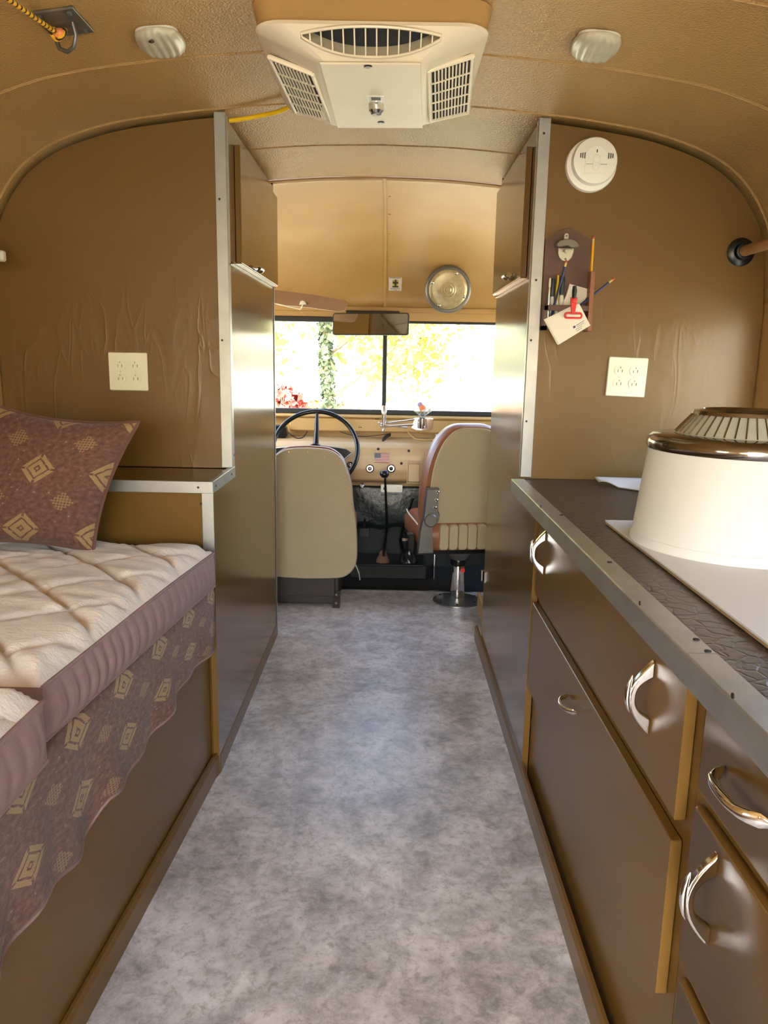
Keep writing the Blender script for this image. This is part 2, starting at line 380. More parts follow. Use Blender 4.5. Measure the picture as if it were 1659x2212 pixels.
def circ(cx, cy, r, n=24, a0=0, a1=2*PI, ry=None):
    full = abs(a1-a0-2*PI) < 1e-6; ry = r if ry is None else ry
    return [(cx+r*math.cos(a0+(a1-a0)*i/(n if full else n-1)), cy+ry*math.sin(a0+(a1-a0)*i/(n if full else n-1))) for i in range(n)]
def rrect(x0, x1, y0, y1, r, n=5):
    o = []
    for (cx, cy, a) in ((x1-r, y1-r, 0), (x0+r, y1-r, PI/2), (x0+r, y0+r, PI), (x1-r, y0+r, 1.5*PI)):
        o += [(cx+r*math.cos(a+PI/2*i/n), cy+r*math.sin(a+PI/2*i/n)) for i in range(n+1)]
    return o
def lerp(x, xs, ys):
    if x <= xs[0]: return ys[0]
    for i in range(len(xs)-1):
        if x <= xs[i+1]: return ys[i]+(ys[i+1]-ys[i])*(x-xs[i])/(xs[i+1]-xs[i])
    return ys[-1]
def spline(pts, k=6):
    P = [Vector(p) for p in pts]; o = []
    for i in range(len(P)-1):
        a = P[max(i-1, 0)]; b = P[i]; c = P[i+1]; d = P[min(i+2, len(P)-1)]
        for j in range(k):
            t_ = j/k; o.append(0.5*((2*b)+(c-a)*t_+(2*a-5*b+4*c-d)*t_*t_+(3*b-a-3*c+d)*t_**3))
    o.append(P[-1]); return o

def carve(o, cutter):
    """cut a hole into a part; cutter is an MB in the same world coordinates"""
    c = cutter.build('cutter', 'ivory', o)
    c.parent = None; c.location = o.matrix_world.translation; o_par = o.parent
    c.matrix_world = Matrix.Translation(ORG[o.name]); bpy.context.view_layer.update()
    md = o.modifiers.new('hole', 'BOOLEAN'); md.object = c; md.operation = 'DIFFERENCE'; md.solver = 'EXACT'
    dg = bpy.context.evaluated_depsgraph_get(); me = bpy.data.meshes.new_from_object(o.evaluated_get(dg))
    o.modifiers.clear(); o.data = me; bpy.data.objects.remove(c, do_unlink=True)
# ---------------------------------------------------------------- dimensions of the bus (metres)
CX = -0.04                     # bus centre line
XL, XR = -0.495, 0.418         # aisle faces of the two closets
D = 2.41                       # closet fronts
YFL, YFR = 3.33, 3.17          # far ends of the closets
YCAP, YWS = 3.30, 4.55         # ceiling end / windshield plane
WL, WR = CX-1.168, CX+1.168    # side walls
REAR = -1.7
AU_ = [0, .25, .488, .658, .788, .907, .99, 1.06, 1.112, 1.145, 1.162, 1.168]
AZ_ = [1.967, 1.961, 1.942, 1.921, 1.898, 1.862, 1.823, 1.768, 1.700, 1.630, 1.53, 1.43]
def arch(x): return lerp(abs(x-CX), AU_, AZ_)
HALF = [(u, z) for u, z in zip(AU_, AZ_)]
# smooth the arch by a spline
_sp = spline([(u, 0, z) for u, z in HALF], 4); SPU = [p.x for p in _sp]; SPZ = [p.z for p in _sp]
def arch(x): return lerp(abs(x-CX), SPU, SPZ)
ARCH = [(CX-u, z) for u, z in zip(SPU[::-1], SPZ[::-1])] + [(CX+u, z) for u, z in zip(SPU[1:], SPZ[1:])]

# ---------------------------------------------------------------- setting: floor, ceiling, walls
o = mb().box(WL, WR, REAR, 4.06, -0.03, 0.0).build('floor', 'floor'); structure(o)
SEAMS = [-0.4, 0.4, 1.2, 1.60, 2.005, 2.385, 2.83]
b = mb()
ys = [REAR]
def ring(y, dz=0.0): return [Vector((x, y, z+dz)) for x, z in ARCH]
bounds = [REAR]+SEAMS+[YCAP]
ceil = mb()
prevy = REAR
ceil_rings = []
for i in range(len(bounds)-1):
    y0, y1 = bounds[i], bounds[i+1]
    ceil_rings += [(y0, 0.0), (y1-0.006, 0.0)]
    if i < len(bounds)-2: ceil_rings += [(y1-0.005, 0.004), (y1-0.001, 0.004)]
n = len(ARCH); vs = []; fs = []
for y, dz in ceil_rings: vs += ring(y, dz)
for i in range(len(ceil_rings)-1):
    for k in range(n-1): fs.append((i*n+k, i*n+k+1, (i+1)*n+k+1, (i+1)*n+k))
k0 = len(vs)
vs += [p+Vector((0, 0, 0.06)) for y in (REAR, YCAP) for p in ring(y)]
for k in range(n-1): fs.append((k0+k, k0+n+k, k0+n+k+1, k0+k+1))
o = mb().add(vs, fs).build('ceiling', 'ceiling', smooth=30); structure(o)
# seam battens: a thin raised bead along each roof-panel joint
for i, sy in enumerate(SEAMS[3:]):
    bd = mb(); pts = [Vector((x, sy+0.004, z-0.0005)) for x, z in ARCH]
    bd.tube(pts, 0.002, 6); q = bd.build('seam_bead', 'ceiling', o, smooth=60)
# front cap: curves from the roof down to the windshield header
ZH = 1.535
def capf(u, v):
    x = WL+0.02+(WR-WL-0.04)*u; za = max(arch(x), ZH+0.001)
    a = v*PI/2
    return (x, YCAP+(YWS-YCAP)*math.sin(a), ZH+(za-ZH)*math.cos(a)**0.9)
b = mb().grid(capf, 40, 22); cap = b.build('wall_front', 'cab_tan', smooth=40, solid=0.002); structure(cap)
b = mb().tube([capf((CX-WL)/(WR-WL)+0.0, v/22) for v in range(0, 23)], 0.0075, 6); b.build('seam_bead', 'cab_tan', cap, smooth=60)
b = mb().tube([Vector((x, YCAP+0.004, arch(x)-0.002)) for x in [WL+0.1+(WR-WL-0.2)*i/40 for i in range(41)]], 0.006, 6); b.build('seam_bead', 'cab_tan', cap, smooth=60)
for v in (0.16, 0.3, 0.45, 0.64, 0.93):
    p = Vector(capf((CX+0.022-WL)/(WR-WL), v)); q = mb().lathe([(0.006, 0.0), (0.006, -0.002), (0.002, -0.004)], p, 'y', 8).build('screw', 'cab_tan', cap)
b = mb(); b.box(WL+0.02, WR-0.02, YWS-0.008, YWS+0.03, 1.508, 1.537, 0.003); b.build('header_rail', 'cab_tan', cap)
b = mb(); b.box(WL+0.02, WR-0.02, YWS+0.004, YWS+0.03, 1.452, 1.508); b.build('header_strip', 'cab_tan', cap)
# side walls: lower panel, posts, upper rail with openings for the windows
def side_wall(name, x, sgn, wins):
    w = mb(); x0, x1 = (x-0.03, x) if sgn < 0 else (x, x+0.03)
    zz = sorted(set([0.0, 1.5]))
    spans = sorted(wins); cur = REAR
    for (a, c, z0, z1) in spans:
        if a > cur: w.box(x0, x1, cur, a, -0.03, 1.5)
        w.box(x0, x1, a, c, -0.03, z0); w.box(x0, x1, a, c, z1, 1.5); cur = c
    w.box(x0, x1, cur, YWS+0.03, -0.03, 1.5)
    return structure(w.build(name, 'wall_tan'))
LW = [(-0.65, 0.05, .98, 1.42), (3.62, 4.40, .92, 1.44)]
RW = [(0.15, 0.85, .98, 1.42), (1.60, 2.28, .98, 1.42), (3.62, 4.40, .92, 1.44)]
side_wall('wall_left', WL, -1, LW); side_wall('wall_right', WR, 1, RW)
# rear wall with a wide window and the door glass
b = mb()
def rearwall():
    b.box(WL, CX-0.46, REAR-0.03, REAR, -0.03, 0.95); b.box(CX+0.46, WR, REAR-0.03, REAR, -0.03, 0.95)
    for sg in (-1, 1):
        x0, x1 = sorted((CX+sg*0.46, CX+sg*0.55)); b.box(x0, x1, REAR-0.03, REAR, 0.95, 1.50)
        x0, x1 = sorted((CX+sg*1.0, CX+sg*1.168)); b.box(x0, x1, REAR-0.03, REAR, 0.95, 1.50)
        x0, x1 = sorted((CX+sg*0.46, CX+sg*1.168)); b.box(x0, x1, REAR-0.03, REAR, 1.50, 1.55)
    pts = [(CX-1.16, 1.55)]+[(x, z) for x, z in ARCH if z > 1.55 and x < CX-0.46]+[(CX-0.46, arch(CX-0.46)), (CX-0.46, 1.55)]
    b.prism(pts, REAR-0.03, REAR, 'y'); b.prism([(2*CX-x, z) for x, z in pts], REAR-0.03, REAR, 'y')
    b.box(CX-0.46, CX+0.46, REAR-0.03, REAR, 1.80, 1.945)
rearwall(); structure(b.build('wall_rear', 'wall_tan'))
wi = 0
def window(x, y0, y1, z0, z1, axis):
    global wi; wi += 1; fw = 0.022
    f = mb()
    if axis == 'x':
        for a in ((y0, y1, z0, z0+fw), (y0, y1, z1-fw, z1), (y0, y0+fw, z0+fw, z1-fw), (y1-fw, y1, z0+fw, z1-fw)): f.box(x-0.012, x+0.012, *a)
    else:
        for a in ((y0, y1, z0, z0+fw), (y0, y1, z1-fw, z1), (y0, y0+fw, z0+fw, z1-fw), (y1-fw, y1, z0+fw, z1-fw)): f.box(a[0], a[1], x-0.012, x+0.012, a[2], a[3])
    o = structure(f.build('window_%d' % wi, 'alu'))
    p = mb()
    if axis == 'x': p.box(x-0.002, x+0.002, y0+fw, y1-fw, z0+fw, z1-fw)
    else: p.box(y0+fw, y1-fw, x-0.002, x+0.002, z0+fw, z1-fw)
    p.build('pane', 'glass', o); return o
for a in LW:
    window(WL-0.015, *a, 'x')
    if a[0] < 3: portal('window_left_offscreen', (WL-0.05, (a[0]+a[1])/2, (a[2]+a[3])/2), (1, 0, 0), a[1]-a[0], a[3]-a[2])
for a in RW:
    window(WR+0.015, *a, 'x')
    if a[0] < 3: portal('window_right_offscreen', (WR+0.05, (a[0]+a[1])/2, (a[2]+a[3])/2), (-1, 0, 0), a[1]-a[0], a[3]-a[2])
window(REAR-0.015, CX-1.0, CX-0.55, 0.95, 1.50, 'y'); window(REAR-0.015, CX+0.55, CX+1.0, 0.95, 1.50, 'y')
portal('doorway_rear_offscreen', (CX, REAR-0.06, 0.9), (0, 1, 0), 2.1, 1.82)
portal('windshield', (CX, YWS+0.10, 1.2), (0, -1, 0), 2.1, 0.56)
# windshield: black rubber frame, centre post, two panes
ws = mb(); ws.box(WL+0.03, WR-0.03, YWS-0.012, YWS+0.02, 0.925, 0.952, 0.004); ws.box(WL+0.03, CX-0.0, YWS-0.012, YWS+0.02, 1.448, 1.478, 0.004)
ws.box(CX, WR-0.03, YWS+0.0, YWS+0.02, 1.448, 1.462, 0.003)
ws.box(WL+0.03, WL+0.06, YWS-0.012, YWS+0.02, 0.95, 1.45); ws.box(WR-0.06, WR-0.03, YWS-0.012, YWS+0.02, 0.95, 1.45)
ws = structure(ws.build('window_%d' % (wi+1), 'black_rubber'))
mb().box(-0.047, -0.022, YWS-0.016, YWS+0.02, 0.952, 1.45, 0.004).build('centre_post', 'black_rubber', ws)
mb().box(WL+0.06, -0.047, YWS+0.002, YWS+0.007, 0.952, 1.448).build('pane', 'glass', ws)
mb().box(-0.022, WR-0.06, YWS+0.002, YWS+0.007, 0.952, 1.448).build('pane', 'glass', ws)
# wall below the windshield, and cab floor
b = mb(); b.box(WL+0.0, WR-0.0, YWS-0.0, YWS+0.03, 0.50, 0.926); apron = structure(b.build('wall_cowl', 'cab_tan'))
b = mb(); b.box(-0.585, 0.62, YWS-0.05, YWS, 0.823, 0.905, 0.008); b.box(-0.80, 0.70, YWS-0.06, YWS, 0.905, 0.922, 0.006); b.build('sill_panel', 'cab_tan', apron)
for px_, py_ in ((812, 905), (816, 905), (776, 923), (780, 923)):
    p = at(px_, py_, y=YWS-0.05); mb().lathe([(0.0035, 0.001), (0.0035, -0.0015)], p, 'y', 8).build('screw', 'slot_dark', apron)
b = mb(); b.box(WL, WR, 4.06, 4.62, -0.03, -0.004); fb = structure(b.build('floor_cab', 'mat_black'))
mb().box(-0.62, 0.47, 4.052, 4.066, -0.003, 0.004).build('edge_strip', 'black_gloss', fb)
b = mb(); b.box(WL, WR, 4.60, 4.62, -0.03, 0.51); fw_ = structure(b.build('wall_firewall', 'mat_black'))
b = mb()
def padf(u, v): return (-0.62+u*1.24, 4.585-0.012*math.sin(v*PI)+0.004*math.sin(u*17+v*5), 0.235+0.012*math.sin(u*37)*(1-v)+v*0.275)
b.grid(padf, 30, 8); b.build('insulation_pad', 'firewall_pad', fw_, smooth=60, solid=0.01)

# ---------------------------------------------------------------- closets
def strip(parent, x0, x1, y0, y1, z0, z1, screws=(), face='y', name='edge_trim', mat='alu'):
    o = mb().box(x0, x1, y0, y1, z0, z1, 0.0012).build(name, mat, parent)
    for p in screws:
        if face == 'y': mb().lathe([(0.0035, 0.0), (0.0035, -0.0012), (0.001, -0.0015)], p, 'y', 8).build('screw', 'slot_dark', o)
        elif face == 'z': mb().lathe([(0.0045, 0.0), (0.0045, 0.0012), (0.001, 0.0015)], p, 'z', 8).build('screw', 'slot_dark', o)
        else: mb().lathe([(0.0035, 0.0), (0.0035, 0.0012 if face == '+x' else -0.0012)], p, 'x', 8).build('screw', 'slot_dark', o)
    return o
def archpanel(xa, xb, zb, y0, y1, gap):
    """panel whose top follows the roof at a small gap"""
    lo, hi = min(xa, xb), max(xa, xb); pts = [(lo, zb), (hi, zb)]
    xs = [hi+(lo-hi)*i/40 for i in range(41)]
    pts += [(x, arch(CX+(x-CX)*(1+gap*0.35))-gap) for x in xs]
    return mb().prism(pts, y0, y1, 'y')
def crescent_handle(parent, c, L, out, dirx=-1):
    """chrome crescent pull: pointed feet lying on the face, bow standing off it"""
    N = 16; pts = []
    for i in range(N+1):
        s_ = 1-2*i/N; pts.append((c[0]+dirx*(0.0006+out*(1-abs(s_)**1.9)), c[2]+s_*L/2))
    for i in range(N+1):
        s_ = -1+2*i/N; pts.append((c[0]+dirx*(0.0004+(out-0.0105)*(1-abs(s_)**2.6)), c[2]+s_*L*0.275))
    h = mb().prism(pts, c[1]-0.0065, c[1]+0.0065, 'y').build('handle', 'chrome', parent, smooth=50, bevel=0.003)
    p2 = []; r2 = []
    for i in range(11):
        s_ = i/10*2-1; p2.append((c[0]+dirx*(out+0.0035-0.006*s_*s_), c[1]-0.003, c[2]+0.006+s_*L*0.25)); r2.append(0.0048*math.sqrt(max(0.03, 1-s_*s_)))
    mb().tube(p2, r2, 8).build('fin', 'chrome', h, smooth=60)
    return h
def bow_handle(parent, c, L, out, along='z', dirx=-1, r=0.0045, fin=True, tip=0.012):
    """chrome bow pull with flared pointed feet; c = foot centre on the face, dirx = outward along x"""
    N = 18; pts = []; rs = []; fl = []
    for i in range(N+1):
        s_ = i/N*2-1; k = math.sqrt(max(0, 1-min(1, abs(s_)/0.80)**2.4)); o_ = out*k+0.002
        a = s_*L/2
        pts.append((c[0]+dirx*o_, c[1]+(a if along == 'y' else 0), c[2]+(a if along == 'z' else 0)))
        e = abs(s_)
        rs.append(r if e < 0.45 else (r+(tip-r)*(e-0.45)/0.3 if e < 0.75 else tip*(1-(e-0.75)/0.25)+0.0006))
        fl.append(r*1.1 if e < 0.6 else max(0.0015, r*1.1*(1-(e-0.6)/0.4)))
    m = mb().tube(pts, rs, 10, flat=fl) if along == 'z' else mb().tube(pts, fl, 10, flat=rs)
    h = m.build('handle', 'chrome', parent, smooth=50)
    if fin:
        N = 10; p2 = []; r2 = []
        for i in range(N+1):
            s_ = i/N*2-1; a = s_*L*0.27+L*0.05; o_ = out+0.004-0.006*s_*s_
            p2.append((c[0]+dirx*(o_), c[1]+(a if along == 'y' else 0.004), c[2]+(a if along == 'z' else 0.004))); r2.append(0.0042*math.sqrt(max(0.02, 1-s_*s_)))
        mb().tube(p2, r2, 8).build('fin', 'chrome', h, smooth=60)
    return h

# left closet (behind the bed) with stepped ledge
cl = thing('closet', 'brown closet with a stepped ledge standing over the end of the bed', 'closet', (-0.85, 2.14, 0))
archpanel(WL+0.004, XL-0.02, 0.90, D, D+0.012, 0.016).build('front_panel', 'brown_panel', cl)
b = mb(); zt = arch(XL)-0.016
b.prism([(2.135, 0.0), (YFL, 0.0), (YFL, zt), (D, zt), (D, 0.872), (2.135, 0.872)], XL-0.018, XL, 'x'); b.build('side_panel', 'brown', cl)
mb().box(WL+0.004, XL-0.020, 2.140, 2.152, 0.0, 0.872).build('lower_front_panel', 'brown', cl)
mb().box(WL+0.004, XL-0.012, 2.128, D, 0.873, 0.898, 0.002).build('ledge', 'brown', cl)
sd = strip(cl, WL+0.02, XL+0.004, 2.124, 2.127, 0.868, 0.902, [at(428, 1053, y=2.124)], name='ledge_trim')
strip(cl, XL-0.012, XL+0.004, 2.127, D+0.03, 0.868, 0.902, [Vector((XL+0.004, 2.16, 0.885)), Vector((XL+0.004, 2.38, 0.885))], '+x', name='ledge_trim')
strip(cl, XL-0.032, XL+0.002, D-0.004, D-0.001, 0.902, zt+0.012, [at(474, 430, y=D-0.004), at(480, 735, y=D-0.004)])
strip(cl, XL+0.0005, XL+0.003, D-0.001, D+0.028, 0.902, zt+0.006, [Vector((XL+0.003, D+0.016, 1.52)), Vector((XL+0.003, D+0.016, 0.94))], '+x')
strip(cl, XL-0.032, XL+0.002, 2.134, 2.1365, 0.60, 0.868, [at(434, 1088, y=2.134)])
strip(cl, XL+0.0005, XL+0.003, YFL-0.012, YFL+0.004, 0.03, 1.535, name='edge_trim')
archpanel(WL+0.004, XL, 0.0, YFL+0.0005, YFL+0.012, 0.003).build('end_panel', 'brown', cl)
b = mb(); b.box(XL+0.001, XL+0.019, 2.535, YFL-0.004, 1.537, arch(XL)-0.06, 0.001); dr = b.build('door', ['brown'], cl)
mb().box(XL+0.0015, XL+0.0185, 2.536, YFL-0.005, 1.5345, 1.5368).build('bottom_edge', 'brown', dr)
mb().box(XL+0.001, XL+0.007, 2.46, YFL-0.004, 1.525, 1.5345).build('stop_lip', 'brown', dr)
p = at(552, 582, x=XL+0.019); bow_handle(dr, (XL+0.019, p.y, p.z), 0.11, 0.024, 'y', 1, fin=False)

# right closet (over the worktop)
cr = thing('closet', 'brown closet carrying the round smoke alarm beside the worktop', 'closet', (0.77, 2.41, 0))
archpanel(WR-0.004, XR+0.02, 0.8855, D, D+0.012, 0.016).build('front_panel', 'brown_panel', cr)
b = mb(); zt = arch(XR)-0.016
b.prism([(2.125, 0.0), (YFR, 0.0), (YFR, zt), (D, zt), (D, 0.842), (2.125, 0.842)], XR, XR+0.018, 'x'); b.build('side_panel', 'brown', cr)
strip(cr, XR-0.002, XR+0.033, D-0.004, D-0.001, 0.890, zt+0.012, [at(1175, 288, y=D-0.004), at(1158, 605, y=D-0.004), at(1147, 735, y=D-0.004), at(1137, 910, y=D-0.004)])
strip(cr, XR-0.003, XR-0.0005, D-0.001, D+0.022, 0.890, zt+0.006)
archpanel(WR-0.004, XR, 0.0, YFR+0.0005, YFR+0.012, 0.003).build('end_panel', 'brown', cr)
b = mb(); b.box(XR-0.019, XR-0.001, 2.50, YFR-0.004, 1.505, arch(XR)-0.06, 0.001); dr = b.build('door', 'brown', cr)
mb().box(XR-0.0185, XR-0.0015, 2.501, YFR-0.005, 1.5025, 1.5048).build('bottom_edge', 'brown', dr)
mb().box(XR-0.007, XR-0.001, 2.44, YFR-0.004, 1.493, 1.5025).build('stop_lip', 'brown', dr)
p = at(1103, 597, x=XR-0.019); bow_handle(dr, (XR-0.019, p.y, p.z), 0.10, 0.024, 'y', -1, fin=False)
h = mb(); p = at(1043, 1236, x=XR, ); hp = (XR-0.002, YFR-0.012, p.z)
h.lathe([(0.009, -0.022), (0.009, 0.022)], (hp[0]-0.008, YFR+0.004, hp[2]), 'z', 10); h.box(XR-0.003, XR-0.0005, YFR-0.03, YFR+0.005, hp[2]-0.022, hp[2]+0.022)
h.build('hinge', 'bronze_chrome', cr, smooth=40, label='small bronze hinge at the edge of the panel')

# baseboards
b = mb()
def bb(pts_front, thick, name, mat='brown_cab'):
    v = []; F = []
    for (x, y) in pts_front:
        sg = 1 if thick > 0 else -1
        v += [(x, y, 0), (x, y, 0.055), (x-thick*0.4, y, 0.068), (x-thick, y, 0.068), (x-thick, y, 0)]
    n_ = 5
    for i in range(len(pts_front)-1):
        for k in range(n_): F.append((i*n_+k, i*n_+(k+1) % n_, (i+1)*n_+(k+1) % n_, (i+1)*n_+k))
    F.append(tuple(range(n_))); F.append(tuple((len(pts_front)-1)*n_+k for k in range(n_)))
    return structure(mb().add(v, F).build(name, mat))
bb([(XL+0.002, YFL+0.01), (XL+0.002, 2.15), (-0.501, 2.11), (-0.568, 1.0), (-0.586, REAR+0.02)], 0.012, 'baseboard_left')
bb([(XR-0.012, YFR+0.16), (XR-0.010, 2.1), (XR-0.004, REAR+0.02)], -0.012, 'baseboard_right')

# ---------------------------------------------------------------- kitchen
wt = thing('worktop', 'dark brown embossed worktop with a riveted aluminium edge', 'countertop', (0.75, 1.0, 0.846))
mb().box(0.392, WR-0.004, -0.85, D-0.006, 0.846, 0.885).build('top', 'counter', wt)
sp_ = []
for px_, py_ in ((1213, 1113), (1317, 1215), (1504, 1382), (1529, 1407)): sp_.append(at(px_, py_, z=0.888))
strip(wt, 0.384, 0.424, 0.93, D-0.03, 0.885, 0.888, sp_[:3], 'z', mat='alu_edge')
strip(wt, 0.384, 0.424, -0.85, 0.929, 0.885, 0.8885, [sp_[3]]+[Vector((0.408, y, 0.8885)) for y in (0.5, 0.1)], 'z', mat='alu_edge')
fr = [at(px_, py_, x=0.383) for px_, py_ in ((1168, 1094), (1382, 1303), (1583, 1503))]
strip(wt, 0.3835, 0.3865, -0.85, D-0.03, 0.846, 0.8868, [Vector((0.3835, p.y, p.z)) for p in fr], '-x', mat='alu_edge')
strip(wt, 0.384, XR-0.001, D-0.030, D-0.027, 0.846, 0.8868, name='end_trim', mat='alu_edge')

FX = 0.438                     # face frame
def front(parent, name, y0, y1, z0, z1, x=0.420, mat='brown_cab', rad=0.0015, edge=False):
    o = mb().box(x, FX-0.001, y0, y1, z0, z1, rad).build(name, mat, parent)
    if edge: mb().box(x+0.001, FX-0.001, y0-0.0015, y0-0.0002, z0+0.001, z1-0.001).build('raw_edge', 'ply_edge', o)
    return o
c1 = thing('base_cabinet', 'brown base cabinet with one wide drawer above a wide flap door', 'cabinet', (0.77, 1.55, 0))
mb().box(FX, WR-0.01, 0.978, 2.122, 0.0, 0.845).build('body', 'brown_cab', c1)
dw = front(c1, 'drawer', 1.000, 2.088, 0.606, 0.820)
mb().box(0.4205, FX-0.001, 1.002, 2.086, 0.8203, 0.823).build('top_edge', 'brown_cab', dw)
for (p1, p2) in (((1168, 1150), (1185, 1240)), ((1405, 1420), (1405, 1585))):
    a = at(*p1, x=0.42); c = at(*p2, x=0.42); crescent_handle(dw, (0.42, (a.y+c.y)/2-0.006, (a.z+c.z)/2), 0.125, 0.036)
fd = front(c1, 'flap_door', 1.003, 2.116, 0.313, 0.572)
a = at(1224, 1496, x=0.42); c = at(1252, 1548, x=0.42)
bow_handle(fd, (0.42, (a.y+c.y)/2, (a.z+c.z)/2), 0.10, 0.026, 'y', -1, r=0.0035, fin=False, tip=0.007)
c2 = thing('base_cabinet', 'brown base cabinet with a stack of narrow rounded fronts and bow handles', 'cabinet', (0.77, 0.5, 0))
mb().box(FX, WR-0.01, 0.02, 0.976, 0.0, 0.845).build('body', 'brown_cab', c2)
def lipped(parent, name, y0, y1, z0, z1):
    return mb().prism(rrect(y0, y1, z0, z1, 0.010), FX-0.001, 0.423, 'x', 0.005).build(name, 'brown_cab', parent, smooth=50)
f1 = lipped(c2, 'drawer', 0.50, 0.946, 0.690, 0.818); f2 = lipped(c2, 'door', 0.50, 0.952, 0.425, 0.667); f3 = lipped(c2, 'drawer', 0.50, 0.942, 0.12, 0.404)
bow_handle(f1, (0.423, 0.812, 0.762), 0.13, 0.030, 'y', -1, tip=0.010, r=0.006)
crescent_handle(f2, (0.423, 0.866, 0.583), 0.135, 0.036)
lipped(c2, 'drawer', 0.05, 0.48, 0.690, 0.818); lipped(c2, 'door', 0.05, 0.48, 0.12, 0.667)

# things on the worktop
bd = thing('sheet_board', 'flat white board lying on the dark worktop under the lamp shade', 'board', (0.8, 1.2, 0.889))
mb().box(0.500, 1.10, 0.55, 1.735, 0.8915, 0.8945).build('face', 'board_white', bd)
mb().box(0.5005, 1.0995, 0.5505, 1.7345, 0.8865, 0.8913).build('core', 'board_edge', bd)
LC = (0.705, 1.525)
ls = thing('lamp_shade', 'white drum lamp shade with chrome band and ribbed glass crown', 'lamp shade', (LC[0], LC[1], 0.8945))
zb = 0.8946
mb().lathe([(0.2035, zb), (0.204, zb+0.002), (0.2015, zb+0.018), (0.200, zb+0.0185), (0.181, zb+0.196), (0.176, zb+0.196), (0.195, zb+0.018), (0.199, zb)], (LC[0], LC[1], 0), 'z', 64, cap=False).build('fabric_drum', 'shade', ls, smooth=35)
zr = zb+0.188
mb().lathe([(0.176, zr), (0.1835, zr+0.001), (0.186, zr+0.006), (0.186, zr+0.017), (0.183, zr+0.024), (0.175, zr+0.029), (0.132, zr+0.033), (0.130, zr+0.028), (0.170, zr+0.02)], (LC[0], LC[1], 0), 'z', 64, cap=False).build('chrome_band', 'bronze_chrome', ls, smooth=40)
cwn = mb().lathe([(0.133, zr+0.033), (0.100, zr+0.072), (0.094, zr+0.070), (0.126, zr+0.031)], (LC[0], LC[1], 0), 'z', 64, cap=False).build('glass_crown', 'crown_glass', ls, smooth=40)
for k in range(44):
    a = 2*PI*k/44; ca, sa = math.cos(a), math.sin(a)
    mb().tube([(LC[0]+ca*0.1325, LC[1]+sa*0.1325, zr+0.0345), (LC[0]+ca*0.1005, LC[1]+sa*0.1005, zr+0.0725)], 0.0017, 5).build('rib', 'bronze_chrome', cwn)
mb().lathe([(0.104, zr+0.071), (0.101, zr+0.078), (0.085, zr+0.081), (0.080, zr+0.076), (0.070, zr+0.074)], (LC[0], LC[1], 0), 'z', 48, cap=False).build('top_ring', 'bronze_chrome', ls, smooth=40)
# crinkled white sheet behind the shade
def wavy(u, v):
    x = 0.632+u*0.42; y = 2.335-v*(0.04+0.20*min(1, u*2.2))
    z = 0.905-0.012*v+0.010*math.sin(u*22+0.8)*v**2-0.004*u
    if v > 0.9: z -= 0.002
    return (x, y, max(z, 0.889))
o = mb().grid(wavy, 44, 12).build('tray', 'foil_white', smooth=80, solid=0.003)
tag(o, 'shallow white tray with a wavy rim lying against the closet', 'tray')

# ---------------------------------------------------------------- wall fittings
def outlet(x0, x1, z0, z1, y, label, tilt=0.0):
    cx_, cz_ = (x0+x1)/2, (z0+z1)/2; w, hh = (x1-x0)/2, (z1-z0)/2
    t_ = thing('outlet_plate', label, 'outlet', (cx_, y, cz_-hh))
    mats = Matrix.Translation((cx_, 0, cz_)) @ Matrix.Rotation(tilt, 4, 'Y') @ Matrix.Translation((-cx_, 0, -cz_))
    pl = mb().prism(rrect(cx_-w, cx_+w, cz_-hh, cz_+hh, 0.004, 3), y-0.0005, y-0.0075, 'y', 0.003).xf(mats).build('plate', 'ivory_plate', t_)
    def holes(ox, oz):
        s_ = mb(); s_.prism(rrect(ox-0.0076, ox-0.0052, oz-0.006, oz+0.002, 0.0005, 2), y-0.0015, y-0.012, 'y')
        s_.prism(rrect(ox+0.0052, ox+0.0076, oz-0.006, oz+0.003, 0.0005, 2), y-0.0015, y-0.012, 'y')
        s_.prism(circ(ox, oz+0.0085, 0.0027, 10), y-0.0015, y-0.012, 'y'); return s_.xf(mats)
    for dx in (-0.0235, 0.0235):
        for dz in (-0.0195, 0.0195):
            ox, oz = cx_+dx, cz_+dz
            pts = [(ox+0.0175*math.cos(a), oz+max(-0.0145, min(0.0145, 0.0175*math.sin(a)))) for a in [2*PI*i/28 for i in range(28)]]
            r_ = mb().prism(pts, y-0.0076, y-0.0092, 'y').xf(mats).build('receptacle', 'ivory_plate', t_)
            carve(r_, holes(ox, oz)); carve(pl, holes(ox, oz))
        mb().lathe([(0.003, 0), (0.003, -0.0012), (0.001, -0.0018)], (cx_+dx, y-0.0076, cz_), 'y', 10).xf(mats).build('screw', 'ivory_plate', t_)
outlet(-0.869, -0.749, 1.137, 1.253, D, 'ivory four-socket outlet plate on the closet above the bed')
outlet(0.666, 0.787, 1.147, 1.266, D, 'ivory four-socket outlet plate on the closet above the worktop', 0.03)
